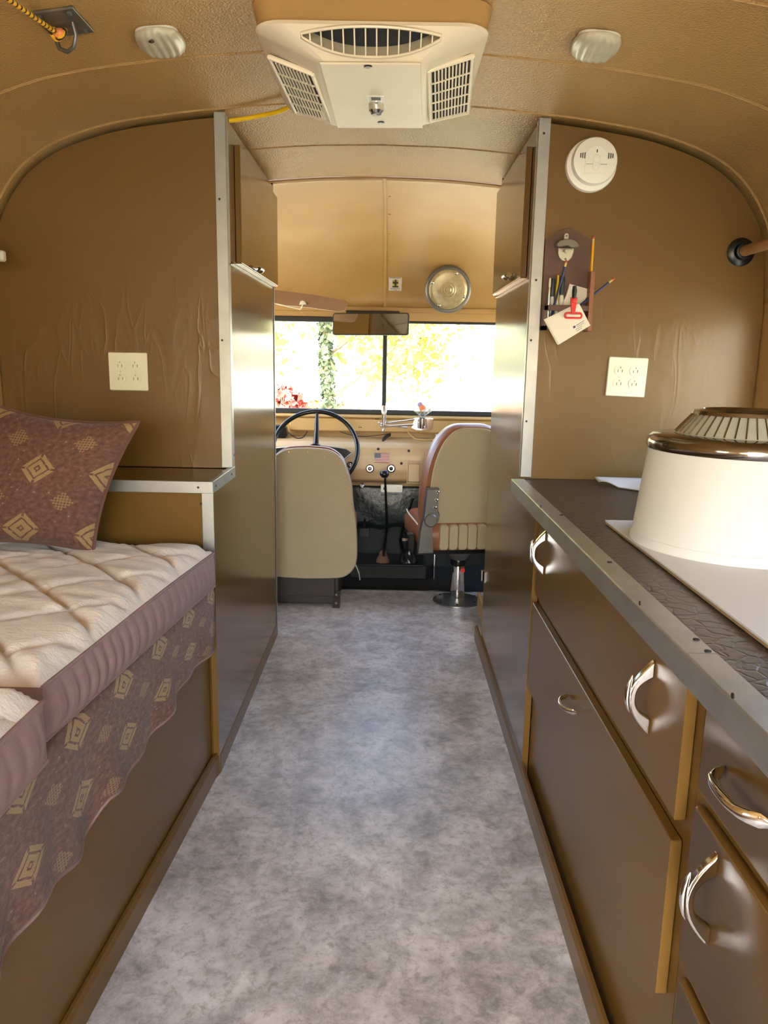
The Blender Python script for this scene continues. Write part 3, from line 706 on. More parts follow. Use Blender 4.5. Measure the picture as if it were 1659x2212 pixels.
# smoke alarm
sx, sz = 0.573, 1.812
sm = thing('smoke_alarm', 'round white smoke alarm mounted high on the closet front', 'smoke alarm', (sx, D, sz-0.075))
mb().lathe([(0.074, -0.0005), (0.074, -0.012), (0.072, -0.017), (0.060, -0.019)], (sx, D, sz), 'y', 48).build('base', 'white_plastic', sm, smooth=35)
dm = mb().lathe([(0.0645, -0.0195), (0.0655, -0.034), (0.062, -0.041), (0.052, -0.044), (0.0, -0.0455)], (sx+0.004, D, sz+0.006), 'y', 48, cap=False).build('cover', 'white_plastic', sm, smooth=35)
yy = D-0.0455
pts = circ(sx+0.004, sz+0.014, 0.030, 14, 0, PI) + [(sx-0.026, sz-0.030), (sx+0.034, sz-0.030)]
mb().prism(pts, yy+0.003, yy-0.0012, 'y').build('battery_door', 'white_plastic', dm)
mb().lathe([(0.010, 0.0), (0.010, -0.003), (0.007, -0.004)], (sx+0.006, yy-0.001, sz+0.010), 'y', 20).build('test_button', 'white_plastic', dm, smooth=40)
mb().prism(circ(sx+0.006, sz-0.012, 0.010, 12, PI, 2*PI)+circ(sx+0.006, sz-0.002, 0.010, 12, 0, PI), yy-0.001, yy-0.0022, 'y', 0.001).build('thumb_grip', 'white_plastic', dm)
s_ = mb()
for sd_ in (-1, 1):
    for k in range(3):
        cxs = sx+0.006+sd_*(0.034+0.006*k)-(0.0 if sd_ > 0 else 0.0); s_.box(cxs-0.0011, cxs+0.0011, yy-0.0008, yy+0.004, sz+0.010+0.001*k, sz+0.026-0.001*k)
s_.box(sx+0.0045, sx+0.0075, yy-0.0016, yy+0.003, sz+0.026, sz+0.034); s_.build('slot_shade_inserts', 'slot_dark', dm)  # dark inserts painted in for the shade inside the alarm slots
mb().box(sx-0.024, sx+0.036, yy-0.0016, yy+0.001, sz-0.0055, sz-0.0045).build('door_line', 'ink_grey', dm)

# pencil rack with bottle opener
RX0, RX1, RZ0, RZ1, RY = 0.4525, 0.586, 1.342, 1.633, D
rk = thing('pencil_rack', 'small dark wooden wall rack with arched top and bottle opener', 'rack', (0.515, D, RZ0))
pts = [(RX0, RZ0), (RX1, RZ0), (RX1, 1.607)]
for i in range(1, 16):
    u = 1-i/16; pts.append((RX0+(RX1-RX0)*u, 1.607+0.028*math.sin(PI*u)**1.6))
pts.append((RX0, 1.607))
mb().prism(pts, D-0.0005, D-0.011, 'y').build('backboard', 'wood_dark', rk)
mb().box(RX0, RX1, D-0.048, D-0.040, 1.398, 1.414, 0.001).build('front_rail', 'wood_dark', rk)
mb().box(RX0, RX0+0.012, D-0.048, D-0.0115, RZ0, 1.412).build('side', 'wood_dark', rk)
b = mb().box(RX1-0.002, RX1+0.011, D-0.050, D-0.0005, RZ0-0.002, 1.512, 0.001).build('pencil_slot', 'wood_red', rk); carve(b, mb().box(RX1+0.0, RX1+0.009, D-0.046, D-0.004, 1.39, 1.52))
mb().box(RX0, RX1, D-0.048, D-0.0115, RZ0, RZ0+0.012).build('bottom', 'wood_dark', rk)
mb().box(RX0+0.012, RX1-0.003, D-0.047, D-0.041, RZ0+0.012, RZ0+0.03).build('front_rail', 'wood_dark', rk)
op = thing('bottle_opener', 'pale metal wall bottle opener screwed to the wooden rack', 'bottle opener', (0.513, D-0.011, 1.541))
oy = D-0.0112
mb().prism(rrect(0.506, 0.519, 1.596, 1.622, 0.006, 4), oy, oy-0.006, 'y', 0.0015).build('tab', 'opener', op)
pts = [(0.478, 1.588), (0.486, 1.597), (0.502, 1.603), (0.524, 1.603), (0.540, 1.597), (0.548, 1.586), (0.545, 1.580), (0.535, 1.578), (0.524, 1.5795), (0.513, 1.584), (0.500, 1.5825), (0.488, 1.580), (0.480, 1.581)]
mb().prism(pts, oy, oy-0.030, 'y', 0.004).build('cap', 'opener_cap', op, smooth=40)
pts = [(0.490, 1.579), (0.536, 1.579), (0.535, 1.567), (0.531, 1.553), (0.523, 1.544), (0.513, 1.541), (0.502, 1.544), (0.493, 1.553), (0.489, 1.566)]
bp = mb().prism(pts, oy, oy-0.010, 'y', 0.002).build('body', 'opener', op, smooth=40)
carve(bp, mb().prism([(0.494, 1.5765), (0.532, 1.5765), (0.527, 1.5695), (0.5, 1.5685)], oy-0.001, oy-0.02, 'y'))
mb().lathe([(0.0075, -0.001), (0.0065, -0.016), (0.003, -0.019)], (0.512, oy, 1.5705), 'y', 14).build('tooth', 'opener', bp, smooth=40)
for z in (1.614, 1.548): mb().lathe([(0.0032, -0.0062 if z > 1.6 else -0.0102), (0.0028, -0.0085 if z > 1.6 else -0.0125), (0.001, -0.0090 if z > 1.6 else -0.013)], (0.5125, oy, z), 'y', 10).build('screw', 'steel_grey', op)
def pencil(a, c, body, label, group=None):
    a, c = Vector(a), Vector(c); dvec = (c-a); L = dvec.length; u = dvec/L
    t_ = thing('pencil', label, 'pencil', a)
    mb().tube([a, a+u*(L-0.019)], 0.0036, 6).build('shaft', body, t_)
    mb().tube([a+u*(L-0.0188), a+u*(L-0.007)], 0.0038, 10).build('ferrule', 'ferrule', t_)
    mb().tube([a+u*(L-0.0068), a+u*(L-0.001), a+u*L], [0.0035, 0.0034, 0.0022], 10).build('eraser', 'eraser', t_, smooth=50)
pencil((0.5905, D-0.025, 1.4), (0.5905, D-0.025, 1.613), 'pencil_yellow', 'yellow pencil standing in the slot of the wooden rack')
pencil((0.474, D-0.030, 1.362), (0.5135, D-0.035, 1.543), 'pencil_blue', 'blue pencil leaning under the bottle opener in the rack')
pencil((0.5485, D-0.034, 1.404), (0.653, D-0.052, 1.493), 'pencil_blue', 'blue pencil sticking out sideways past the rack')
def pen(x, y, z0, z1, r, prof, mats, label, dx=0.0, name='marker_pen', cat='marker'):
    t_ = thing(name, label, cat, (x, y, z0))
    for (a, c, ra, rb, m_, nm) in prof:
        pa = Vector((x+dx*a, y, z0+(z1-z0)*a)); pc = Vector((x+dx*c, y, z0+(z1-z0)*c))
        mb().tube([pa, pa+(pc-pa)*0.15, pa+(pc-pa)*0.85, pc], [ra*0.85, ra, rb, rb*0.8], 12).build(nm, m_, t_, smooth=50)
pen(0.4695, D-0.026, 1.356, 1.493, 0.005, [(0, 0.80, 0.004, 0.0055, 'chrome', 'barrel'), (0.802, 1.0, 0.0035, 0.0032, 'ivory', 'button')], None, 'chrome ballpoint pen standing at the end of the rack', 0.0, 'ballpoint_pen', 'pen')
pen(0.4805, D-0.019, 1.356, 1.491, 0.007, [(0, 0.62, 0.0065, 0.0065, 'marker_white', 'barrel'), (0.622, 1.0, 0.0075, 0.0075, 'marker_dark', 'cap')], None, 'short dark-capped marker between the ballpoint and highlighter')
pen(0.4945, D-0.020, 1.356, 1.502, 0.006, [(0, 0.5, 0.0062, 0.0062, 'marker_white', 'barrel'), (0.502, 0.84, 0.0062, 0.0058, 'marker_yellow', 'cap'), (0.842, 1.0, 0.0038, 0.0034, 'marker_yellow', 'plug')], None, 'slim yellow highlighter standing in the rack')
pen(0.5075, D-0.021, 1.356, 1.499, 0.008, [(0, 0.62, 0.0075, 0.0075, 'marker_white', 'barrel'), (0.622, 1.0, 0.0085, 0.0075, 'marker_dark', 'cap')], None, 'thick dark-capped marker beside the highlighter in the rack')
def card(name, c, w, h_, ang, y, label, cat, mat='paper', thick=0.0012):
    ca, sa = math.cos(ang), math.sin(ang); pts = [(c[0]+ca*a-sa*b_, c[1]+sa*a+ca*b_) for a, b_ in ((-w/2, -h_/2), (w/2, -h_/2), (w/2, h_/2), (-w/2, h_/2))]
    o = mb().prism(pts, y, y-thick, 'y').build(name, mat); tag(o, label, cat); return o
card('note_card', (0.549, 1.430), 0.058, 0.085, math.radians(-14), D-0.014, 'cream note card tucked upright behind the red clip', 'card')
card('note_card', (0.545, 1.423), 0.058, 0.083, math.radians(-22), D-0.0165, 'cream note card behind the black-tipped clip, tilted more', 'card', 'paper')
# papers hanging from the clip
env = thing('papers', 'white folded papers with a printed corner hanging from the red clip', 'papers', (0.53, D-0.052, 1.299))
Pq = [at(1178.5, 691.4, y=D-0.052), at(1251.3, 656, y=D-0.052), at(1275.3, 703, y=D-0.052), at(1207, 744.5, y=D-0.052)]
for k, (dx, dz) in enumerate(((0.0, 0.0), (-0.003, -0.001), (-0.005, 0.0015))):
    mb().prism([(p.x+dx, p.z+dz) for p in Pq], D-0.052+k*0.0013, D-0.0509+k*0.0013, 'y').build('sheet', 'paper', env)
u = (Pq[2]-Pq[3]).normalized(); w_ = (Pq[0]-Pq[3]).normalized()
def onp(a, b_): q = Pq[3]+u*a+w_*b_; return (q.x, q.z)
Lw = (Pq[2]-Pq[3]).length
lg = mb().prism([onp(Lw*0.56, 0.018), onp(Lw*0.56+0.007, 0.018), onp(Lw*0.56+0.008, 0.024), onp(Lw*0.56+0.001, 0.024)], D-0.0521, D-0.0523, 'y').build('printed_logo', 'ink_blue', env)
for k in range(4):
    a0 = Lw*0.56+(0.011 if k < 2 else 0.004); mb().prism([onp(a0, 0.021-0.005*k), onp(a0+0.027-0.003*k, 0.021-0.005*k), onp(a0+0.027-0.003*k, 0.0223-0.005*k), onp(a0, 0.0223-0.005*k)], D-0.0521, D-0.0523, 'y').build('printed_line', 'ink_blue' if k == 0 else 'ink_grey', env)
mb().prism([onp(0.001, 0.001), onp(Lw*0.43, 0.001), onp(Lw*0.39, 0.057), onp(0.001, 0.057)], D-0.0521, D-0.0530, 'y').build('folded_flap', 'paper', env)
clp = thing('bag_clip', 'red plastic spring clip with a black tip on the papers', 'clip', (0.537, D-0.056, 1.375))
yk = D-0.058
mb().tube([(0.5365, yk-0.002, 1.433), (0.536, yk-0.006, 1.455), (0.535, yk-0.006, 1.468)], [0.010, 0.012, 0.008], 12, flat=[0.006, 0.007, 0.005]).build('tip', 'marker_dark', clp, smooth=50)
mb().prism([(0.527, 1.436), (0.546, 1.436), (0.545, 1.418), (0.543, 1.40), (0.541, 1.388), (0.531, 1.388), (0.530, 1.402), (0.528, 1.418)], yk+0.004, yk-0.006, 'y', 0.002).build('body', 'red_plastic', clp, smooth=40)
mb().lathe([(0.008, 0.0), (0.008, -0.010), (0.005, -0.012)], (0.5375, yk, 1.4265), 'y', 14).build('pivot', 'red_plastic', clp, smooth=40)
lp = [Vector((x, yk, z)) for x, z in rrect(0.513, 0.563, 1.377, 1.391, 0.0065, 4)]
mb().tube(lp, 0.0028, 8, closed=True).build('jaw', 'red_plastic', clp, smooth=60)
mb().prism([(0.519, 1.380), (0.559, 1.380), (0.559, 1.386), (0.519, 1.384)], yk+0.0006, yk-0.0006, 'y').build('label_strip', 'paper', clp)
# curtain rod on a black flange
rd = thing('curtain_rod', 'wooden curtain rod held by a black pipe flange on the closet', 'curtain rod', (1.04, 2.4, 1.578))
RC = (1.036, 1.579)
mb().lathe([(0.040, -0.0006), (0.041, -0.006), (0.036, -0.010), (0.024, -0.013), (0.0225, -0.030), (0.019, -0.031)], (RC[0], D, RC[1]), 'y', 28).build('flange', 'black_gloss', rd, smooth=40)
mb().tube([(RC[0], D-0.012, RC[1]), (RC[0]+0.002, 1.2, RC[1]+0.002), (RC[0], -0.6, RC[1])], 0.0155, 16).build('rod', 'rod_wood', rd, smooth=60)
for k in range(4):
    a = PI/4+PI/2*k; mb().lathe([(0.0035, -0.0085), (0.0035, -0.0105)], (RC[0]+0.031*math.cos(a), D, RC[1]+0.031*math.sin(a)), 'y', 8).build('screw', 'steel_grey', rd)
# latch at the left window
lt_ = thing('window_latch', 'small white latch on the post between bed and roof', 'latch', (WL+0.02, 2.3, 1.50))
mb().box(WL+0.001, WL+0.012, 2.27, 2.33, 1.495, 1.545, 0.003).build('plate', 'white_metal_paint', lt_)
mb().box(WL+0.012, WL+0.094, 2.288, 2.312, 1.503, 1.533, 0.004).build('lever', 'white_metal_paint', lt_)

# ---------------------------------------------------------------- roof fittings
ac = thing('air_conditioner', 'ivory ceiling air conditioner with louvred vents', 'air conditioner', (-0.05, 2.0, 1.84))
ACX = -0.052
# loops: ceiling rim -> shoulder -> bottom plate
def loop(hw0, hw1, y0, y1, z, r, n=6, zoff=None):
    """rounded trapezoid: hw0 half width at near end, hw1 at far end"""
    pts = []
    for (sx_, yc, hw, a) in ((1, y1, hw1, 0), (-1, y1, hw1, 1), (-1, y0, hw0, 2), (1, y0, hw0, 3)):
        for i in range(n+1):
            t_ = (a+i/n)*PI/2; cx_ = ACX+sx_*(hw-r); cy_ = yc-r if yc == y1 else yc+r
            pts.append(Vector((cx_+r*math.cos(t_), cy_+r*math.sin(t_), z)))
    return pts
def loft(loops, cap0=False, cap1=True, skip=None):
    m = mb(); n_ = len(loops[0]); v = [p for l_ in loops for p in l_]; F = []
    for i in range(len(loops)-1):
        for k in range(n_): F.append((i*n_+k, i*n_+(k+1) % n_, (i+1)*n_+(k+1) % n_, (i+1)*n_+k))
    if skip: F = [f_ for f_ in F if f_ not in skip]
    if cap1: F.append([(len(loops)-1)*n_+k for k in range(n_)])
    if cap0: F.append(list(range(n_)))
    return m.add(v, F)
def loopA(hw, y0, y1, z, rn, rf, zf=None, n=6):
    pts = []
    for (sx_, yc, r, a) in ((1, y1, rf, 0), (-1, y1, rf, 1), (-1, y0, rn, 2), (1, y0, rn, 3)):
        for i in range(n+1):
            t_ = (a+i/n)*PI/2; cx_ = ACX+sx_*(hw-r); cy_ = yc-r if yc == y1 else yc+r
            pts.append(Vector((cx_+r*math.cos(t_), cy_+r*math.sin(t_), z)))
    return pts
L0 = loopA(0.250, 1.715, 2.35, 1.9605, 0.06, 0.12); L1 = loopA(0.241, 1.705, 2.35, 1.925, 0.06, 0.13); L1b = loopA(0.241, 1.694, 2.345, 1.908, 0.06, 0.13)
L2 = loopA(0.235, 1.690, 2.33, 1.900, 0.06, 0.13)
L3 = loopA(0.118, 1.738, 2.20, 1.850, 0.02, 0.03); L4 = loopA(0.112, 1.744, 2.19, 1.847, 0.02, 0.03)
near0 = Vector((ACX, 1.690, 1.900)); near1 = Vector((ACX, 1.738, 1.850)); sl_ = (near1-near0)
nn = Vector((0, -sl_.z, sl_.y)).normalized()
if nn.y > 0: nn = -nn
def LP(u_, v_, h_=0.0):
    """point on the near face: u across -1..1, v 0 (ceiling side) .. 1 (bottom) of the lens-shaped louvre"""
    vt_ = 0.02+0.22*abs(u_)**2.2; vb_ = 0.86-0.52*abs(u_)**2.4
    return near0+sl_*(vt_+(vb_-vt_)*v_)+Vector((0.140*u_, 0, 0))+nn*h_
nl_ = len(L2); kn = 20                                  # edge 20 -> 21 of every loop is the straight near edge
shm = loft([L1b, L2, L3, L4], skip=[(nl_+kn, nl_+kn+1, 2*nl_+kn+1, 2*nl_+kn)])
for i in range(24):
    ua, ub = -1+2*i/24, -1+2*(i+1)/24
    Ta, Tb = [L2[kn].lerp(L2[kn+1], (u_+1)/2) for u_ in (ua, ub)]; Ba, Bb = [L3[kn].lerp(L3[kn+1], (u_+1)/2) for u_ in (ua, ub)]
    shm.add([Ta, Tb, LP(ub, 0), LP(ua, 0)], [(0, 1, 2, 3)]); shm.add([LP(ua, 1), LP(ub, 1), Bb, Ba], [(0, 1, 2, 3)])
shm.add([L2[kn], LP(-1, 0), LP(-1, 1), L3[kn]], [(0, 1, 2, 3)]); shm.add([L2[kn+1], LP(1, 0), LP(1, 1), L3[kn+1]], [(0, 1, 2, 3)])
sh = shm.build('shroud', 'ivory', ac, smooth=32)
loft([[p+Vector((0, 0.0, 0)) for p in L0], [Vector((ACX+(p.x-ACX)*0.975, 2.02+(p.y-2.02)*0.975, p.z)) for p in L1b]], cap1=False).build('shade_collar', 'cab_tan', ac, smooth=32)  # tan collar imitates the shading on the ceiling around the unit
# centre plate
pl_ = mb().prism([(-0.158, 1.735), (0.050, 1.728), (0.072, 2.175), (-0.152, 2.185)], 1.8472, 1.8425, 'z', 0.002).build('centre_plate', 'ivory', ac)
# side vents: frames with slats standing on the slanted flanks
def flank(side):
    # four corners (inner-near, outer-near, outer-far, inner-far) on the flank
    if side < 0: C4 = [at(674, 154, z=1.862), at(591, 122, z=1.889), at(643, 233, z=1.889), at(713, 251, z=1.862)]
    else: C4 = [at(929, 147, z=1.862), at(1014, 120, z=1.889), at(1006, 233, z=1.889), at(932, 250, z=1.862)]
    nrm = (C4[1]-C4[0]).cross(C4[3]-C4[0]).normalized()
    if nrm.z > 0: nrm = -nrm
    def P(u_, v_, h_=0.0): return (C4[0]*(1-u_)*(1-v_)+C4[1]*u_*(1-v_)+C4[2]*u_*v_+C4[3]*(1-u_)*v_)+nrm*h_
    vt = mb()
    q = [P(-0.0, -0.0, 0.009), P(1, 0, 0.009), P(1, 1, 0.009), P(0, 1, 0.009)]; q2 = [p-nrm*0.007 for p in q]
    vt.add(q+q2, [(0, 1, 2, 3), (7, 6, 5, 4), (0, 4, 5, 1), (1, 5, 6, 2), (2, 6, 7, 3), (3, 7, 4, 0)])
    v_ = vt.build('vent_shade_plate', 'vent_shade_black', ac)  # dark plate stands in for the shade inside the vent opening
    fr_ = mb()
    for (a, c) in (((-.05, -.04), (1.05, -.04)), ((1.05, -.04), (1.05, 1.04)), ((1.05, 1.04), (-.05, 1.04)), ((-.05, 1.04), (-.05, -.04))):
        fr_.tube([P(*a, 0.008), P(*c, 0.008)], 0.0055, 6)
    fr_.build('vent_frame', 'ivory', v_, smooth=60)
    for k in range(1, 11):
        s_ = mb(); a, c = P(k/11, 0, 0.0105), P(k/11, 1, 0.0105); s_.tube([a, c], 0.0022, 5); s_.build('slat', 'ivory', v_)
    for k in range(1, 5):
        s_ = mb(); a, c = P(0, k/5, 0.0110), P(1, k/5, 0.0110); s_.tube([a, c], 0.0022, 5); s_.build('crossbar', 'ivory', v_)
flank(-1); flank(1)
# near louvre: a lens-shaped opening with upright vanes
lv = mb(); N = 24; top = []; bot = []
inn = -nn*0.042
lens = [LP(-1+2*i/24, 0) for i in range(25)]+[LP(1-2*i/24, 1) for i in range(25)]
NL = len(lens)
lv.add(lens+[p+inn for p in lens], [(i, (i+1) % NL, NL+(i+1) % NL, NL+i) for i in range(NL)]); lo_ = lv.build('louvre_duct', 'ivory', ac, smooth=40)
mb().grid(lambda a_, c_: LP(a_*2-1, c_)+inn, 24, 3).build('coil', 'black_rubber', lo_)
fr_ = mb(); loop_ = [LP(-1+2*i/20, 0, 0.003) for i in range(21)]+[LP(1-2*i/20, 1, 0.003) for i in range(21)]
fr_.tube(loop_, 0.0035, 6, closed=True); fr_.build('louvre_rim', 'ivory', lo_, smooth=60)
for k in range(12):
    u_ = -0.88+1.76*k/11; a, c = LP(u_, 0.0, 0.004), LP(u_, 1.0, 0.004)
    s_ = mb(); w2 = 0.0014
    s_.add([a+Vector((-w2, 0, 0)), a+Vector((w2, 0, 0)), c+Vector((w2, 0, 0)), c+Vector((-w2, 0, 0)), a+Vector((-w2, 0, 0))-nn*0.004, a+Vector((w2, 0, 0))-nn*0.004, c+Vector((w2, 0, 0))-nn*0.004, c+Vector((-w2, 0, 0))-nn*0.004], [(0, 1, 2, 3), (7, 6, 5, 4), (0, 4, 5, 1), (1, 5, 6, 2), (2, 6, 7, 3), (3, 7, 4, 0)])
    s_.build('vane', 'ivory', lo_)
# selector knob, its bright plate and the screws
p = at(813, 224, z=1.842); kp = mb().prism([(p.x-0.022, p.y-0.055), (p.x+0.018, p.y-0.055), (p.x+0.022, p.y+0.030), (p.x-0.018, p.y+0.030)], 1.8424, 1.8410, 'z').build('knob_plate', 'white_plastic', ac)
mb().box(p.x-0.011, p.x+0.011, p.y-0.05, p.y-0.03, 1.8402, 1.8409).build('knob_scale', 'ink_grey', kp)
kn = mb().lathe([(0.019, 1.8409), (0.018, 1.826), (0.012, 1.820)], (p.x, p.y, 0), 'z', 20).build('knob', 'chrome', ac, smooth=40)
mb().lathe([(0.0125, 1.8199), (0.011, 1.817)], (p.x, p.y, 0), 'z', 16).build('knob_cap', 'steel_grey', kn)
mb().box(p.x+0.001, p.x+0.011, p.y-0.007, p.y+0.001, 1.8165, 1.8169).build('mark', 'decal_blue', kn)
for px_, py_ in ((795, 143), (823, 264)):
    q = at(px_, py_, z=1.8424); mb().lathe([(0.0085, 1.8424), (0.0085, 1.8405), (0.006, 1.8400)], (q.x, q.y, 0), 'z', 14).build('screw', 'black_gloss', ac)
# yellow cable from the closet to the air conditioner
cb = mb().tube(spline([(XL+0.008, 2.436, 1.926), (-0.44, 2.428, 1.930), (-0.39, 2.412, 1.9345), (-0.34, 2.385, 1.9365), (-0.298, 2.352, 1.942), (-0.285, 2.335, 1.944)], 6), 0.0062, 10).build('cable', 'cable_yellow', smooth=60)
tag(cb, 'yellow cable running along the roof from the closet to the air conditioner', 'cable')
# roof lamps
def roof_lamp(c, rot, label, screw):
    z = arch(c[0]); slope = math.atan2(arch(c[0]+0.05)-arch(c[0]-0.05), 0.1)
    t_ = thing('roof_lamp', label, 'ceiling lamp', (c[0], c[1], z-0.03))
    mat_ = Matrix.Translation((c[0], c[1], z-0.001)) @ Matrix.Rotation(-slope, 4, 'Y') @ Matrix.Rotation(rot, 4, 'Z')
    mb().prism(rrect(-0.046, 0.046, -0.066, 0.066, 0.03), 0.0, -0.006, 'z').xf(mat_).build('base', 'white_metal_paint', t_)
    def f(u_, v_):
        x = (u_*2-1); y = (v_*2-1); h_ = (max(0, 1-x**4)**0.6)*(max(0, 1-y**6)**0.5)
        ribs = 0.0012*math.cos(x*PI*6) if abs(x) < 0.98 else 0
        kx = math.sqrt(max(0.0, 1-0.40*y*y)); ky = math.sqrt(max(0.0, 1-0.40*x*x))
        return (0.053*x*kx, 0.074*y*ky, -0.0062-0.015*h_-ribs*min(1, h_*1.5))
    ln = mb().grid(f, 30, 16).xf(mat_).build('lens', 'lens', t_, smooth=60, solid=0.002)
    if screw: 
        q = mb().lathe([(0.0065, -0.018), (0.0065, -0.024), (0.003, -0.0255)], (-0.012, -0.045, 0), 'z', 12).xf(mat_).build('screw', 'bronze_chrome', t_)
roof_lamp((-0.528, 1.885), math.radians(4), 'ribbed cream roof lamp near the hook plate with the rope', True)
roof_lamp((0.440, 1.872), math.radians(-4), 'ribbed cream roof lamp over the worktop side', False)
# eye plate and rope
z = arch(-0.69)
hk = thing('eye_plate', 'galvanised square eye plate bolted to the roof holding the rope', 'hook', (-0.69, 1.75, z-0.05))
mh = Matrix.Translation((-0.692, 1.752, z-0.001)) @ Matrix.Rotation(-math.atan2(arch(-0.64)-arch(-0.74), 0.1), 4, 'Y')
mb().box(-0.045, 0.045, -0.058, 0.058, -0.005, 0.0, 0.001).xf(mh).build('plate', 'galvanised', hk)
for dx, dy in ((-0.03, -0.042), (0.03, -0.042), (0.03, 0.042), (-0.03, 0.042)):
    mb().lathe([(0.006, -0.005), (0.006, -0.009), (0.003, -0.011)], (dx, dy, 0), 'z', 10).xf(mh).build('bolt', 'steel_grey', hk)
mb().tube([(0.020, 0.0, -0.005), (0.021, 0.004, -0.028), (0.010, 0.012, -0.046), (-0.008, 0.02, -0.050), (-0.026, 0.026, -0.040), (-0.030, 0.028, -0.020), (-0.030, 0.028, -0.005)], 0.0045, 10).xf(mh).build('eye', 'steel_grey', hk, smooth=60)
e0 = at(124, 72, y=1.765); e1 = at(20, 0, y=1.55); dv = (e1-e0)
rp = thing('rope', 'yellow rope with black flecks tied to the roof eye plate', 'rope', e0)
mb().tube([e0+dv*t_ for t_ in (0, 0.5, 1.0, 2.0, 3.5)], 0.0048, 10).build('line', 'rope', rp, smooth=60)
kn_ = [e0+Vector((0.013*math.cos(a), 0.006*math.sin(2*a)+0.004, 0.012*math.sin(a)+0.004)) for a in [2*PI*i/20 for i in range(20)]]
mb().tube(kn_, 0.0062, 8, closed=True).build('knot', 'rope', rp, smooth=60)
mb().lathe([(0.004, -0.012), (0.010, -0.006), (0.010, 0.006), (0.004, 0.012)], e0+Vector((0.004, 0, 0.0)), 'x', 12).build('knot', 'orange', rp, smooth=60)

# ---------------------------------------------------------------- bed
XB = -0.578
bp = thing('bed_base', 'brown bed platform box with a plain front along the aisle', 'bed', (-0.89, 0.5, 0))
BF = [(-0.60, -1.1), (-0.582, 1.0), (-0.516, 2.120)]
mb().prism(BF+[(x-0.018, y) for x, y in BF[::-1]], 0.0, 0.585, 'z').build('front_board', 'brown_cab', bp)
mb().box(WL+0.005, XB, -1.1, 2.120, 0.586, 0.600).build('top_board', 'brown_cab', bp)
mb().box(WL+0.005, XB-0.02, -1.1, -1.085, 0.0, 0.585).build('end_board', 'brown_cab', bp)
# throw hanging over the edge
HY = [1.0, 1.05, 1.145, 1.247, 1.323, 1.366, 1.458, 1.578, 1.69, 1.82, 1.919, 2.02, 2.098]
HZ = [0.352, 0.359, 0.367, 0.345, 0.359, 0.388, 0.382, 0.391, 0.408, 0.428, 0.436, 0.440, 0.405]
def xfr(y): return lerp(y, [0.6, 1.2, 2.1], [-0.566, -0.562, -0.492])
def cloth(u, v):
    y = -0.8+(2.105+0.8)*u; xf_ = xfr(y)
    if v < 0.35:
        k = v/0.35; x = -0.85+(xf_-0.012+0.85)*k; return (x, y, 0.604)
    k = (v-0.35)/0.65; hz = lerp(y, HY, HZ); a = min(1, k/0.12)
    x = xf_-0.012+0.012*math.sin(a*PI/2)+k*k*(0.008*math.sin(y*23)+0.007*math.sin(y*41+1)+0.006)
    zz_ = 0.604-0.012*(1-math.cos(a*PI/2))
    return (x, y, zz_+(hz-zz_)*max(0, (k-0.06)/0.94))
b = mb().grid(cloth, 150, 40, lambda u, v: (u*2.9, v*0.60))
th = b.build('throw', 'tapestry', smooth=80, solid=0.004); tag(th, 'burgundy tapestry throw with tan diamonds hanging below the seat cushions', 'blanket')
hem = mb().tube([Vector(cloth(i/150, 1.0))+Vector((0, 0, 0.001)) for i in range(151)], 0.0042, 6).build('hem', 'mauve', th, smooth=60)
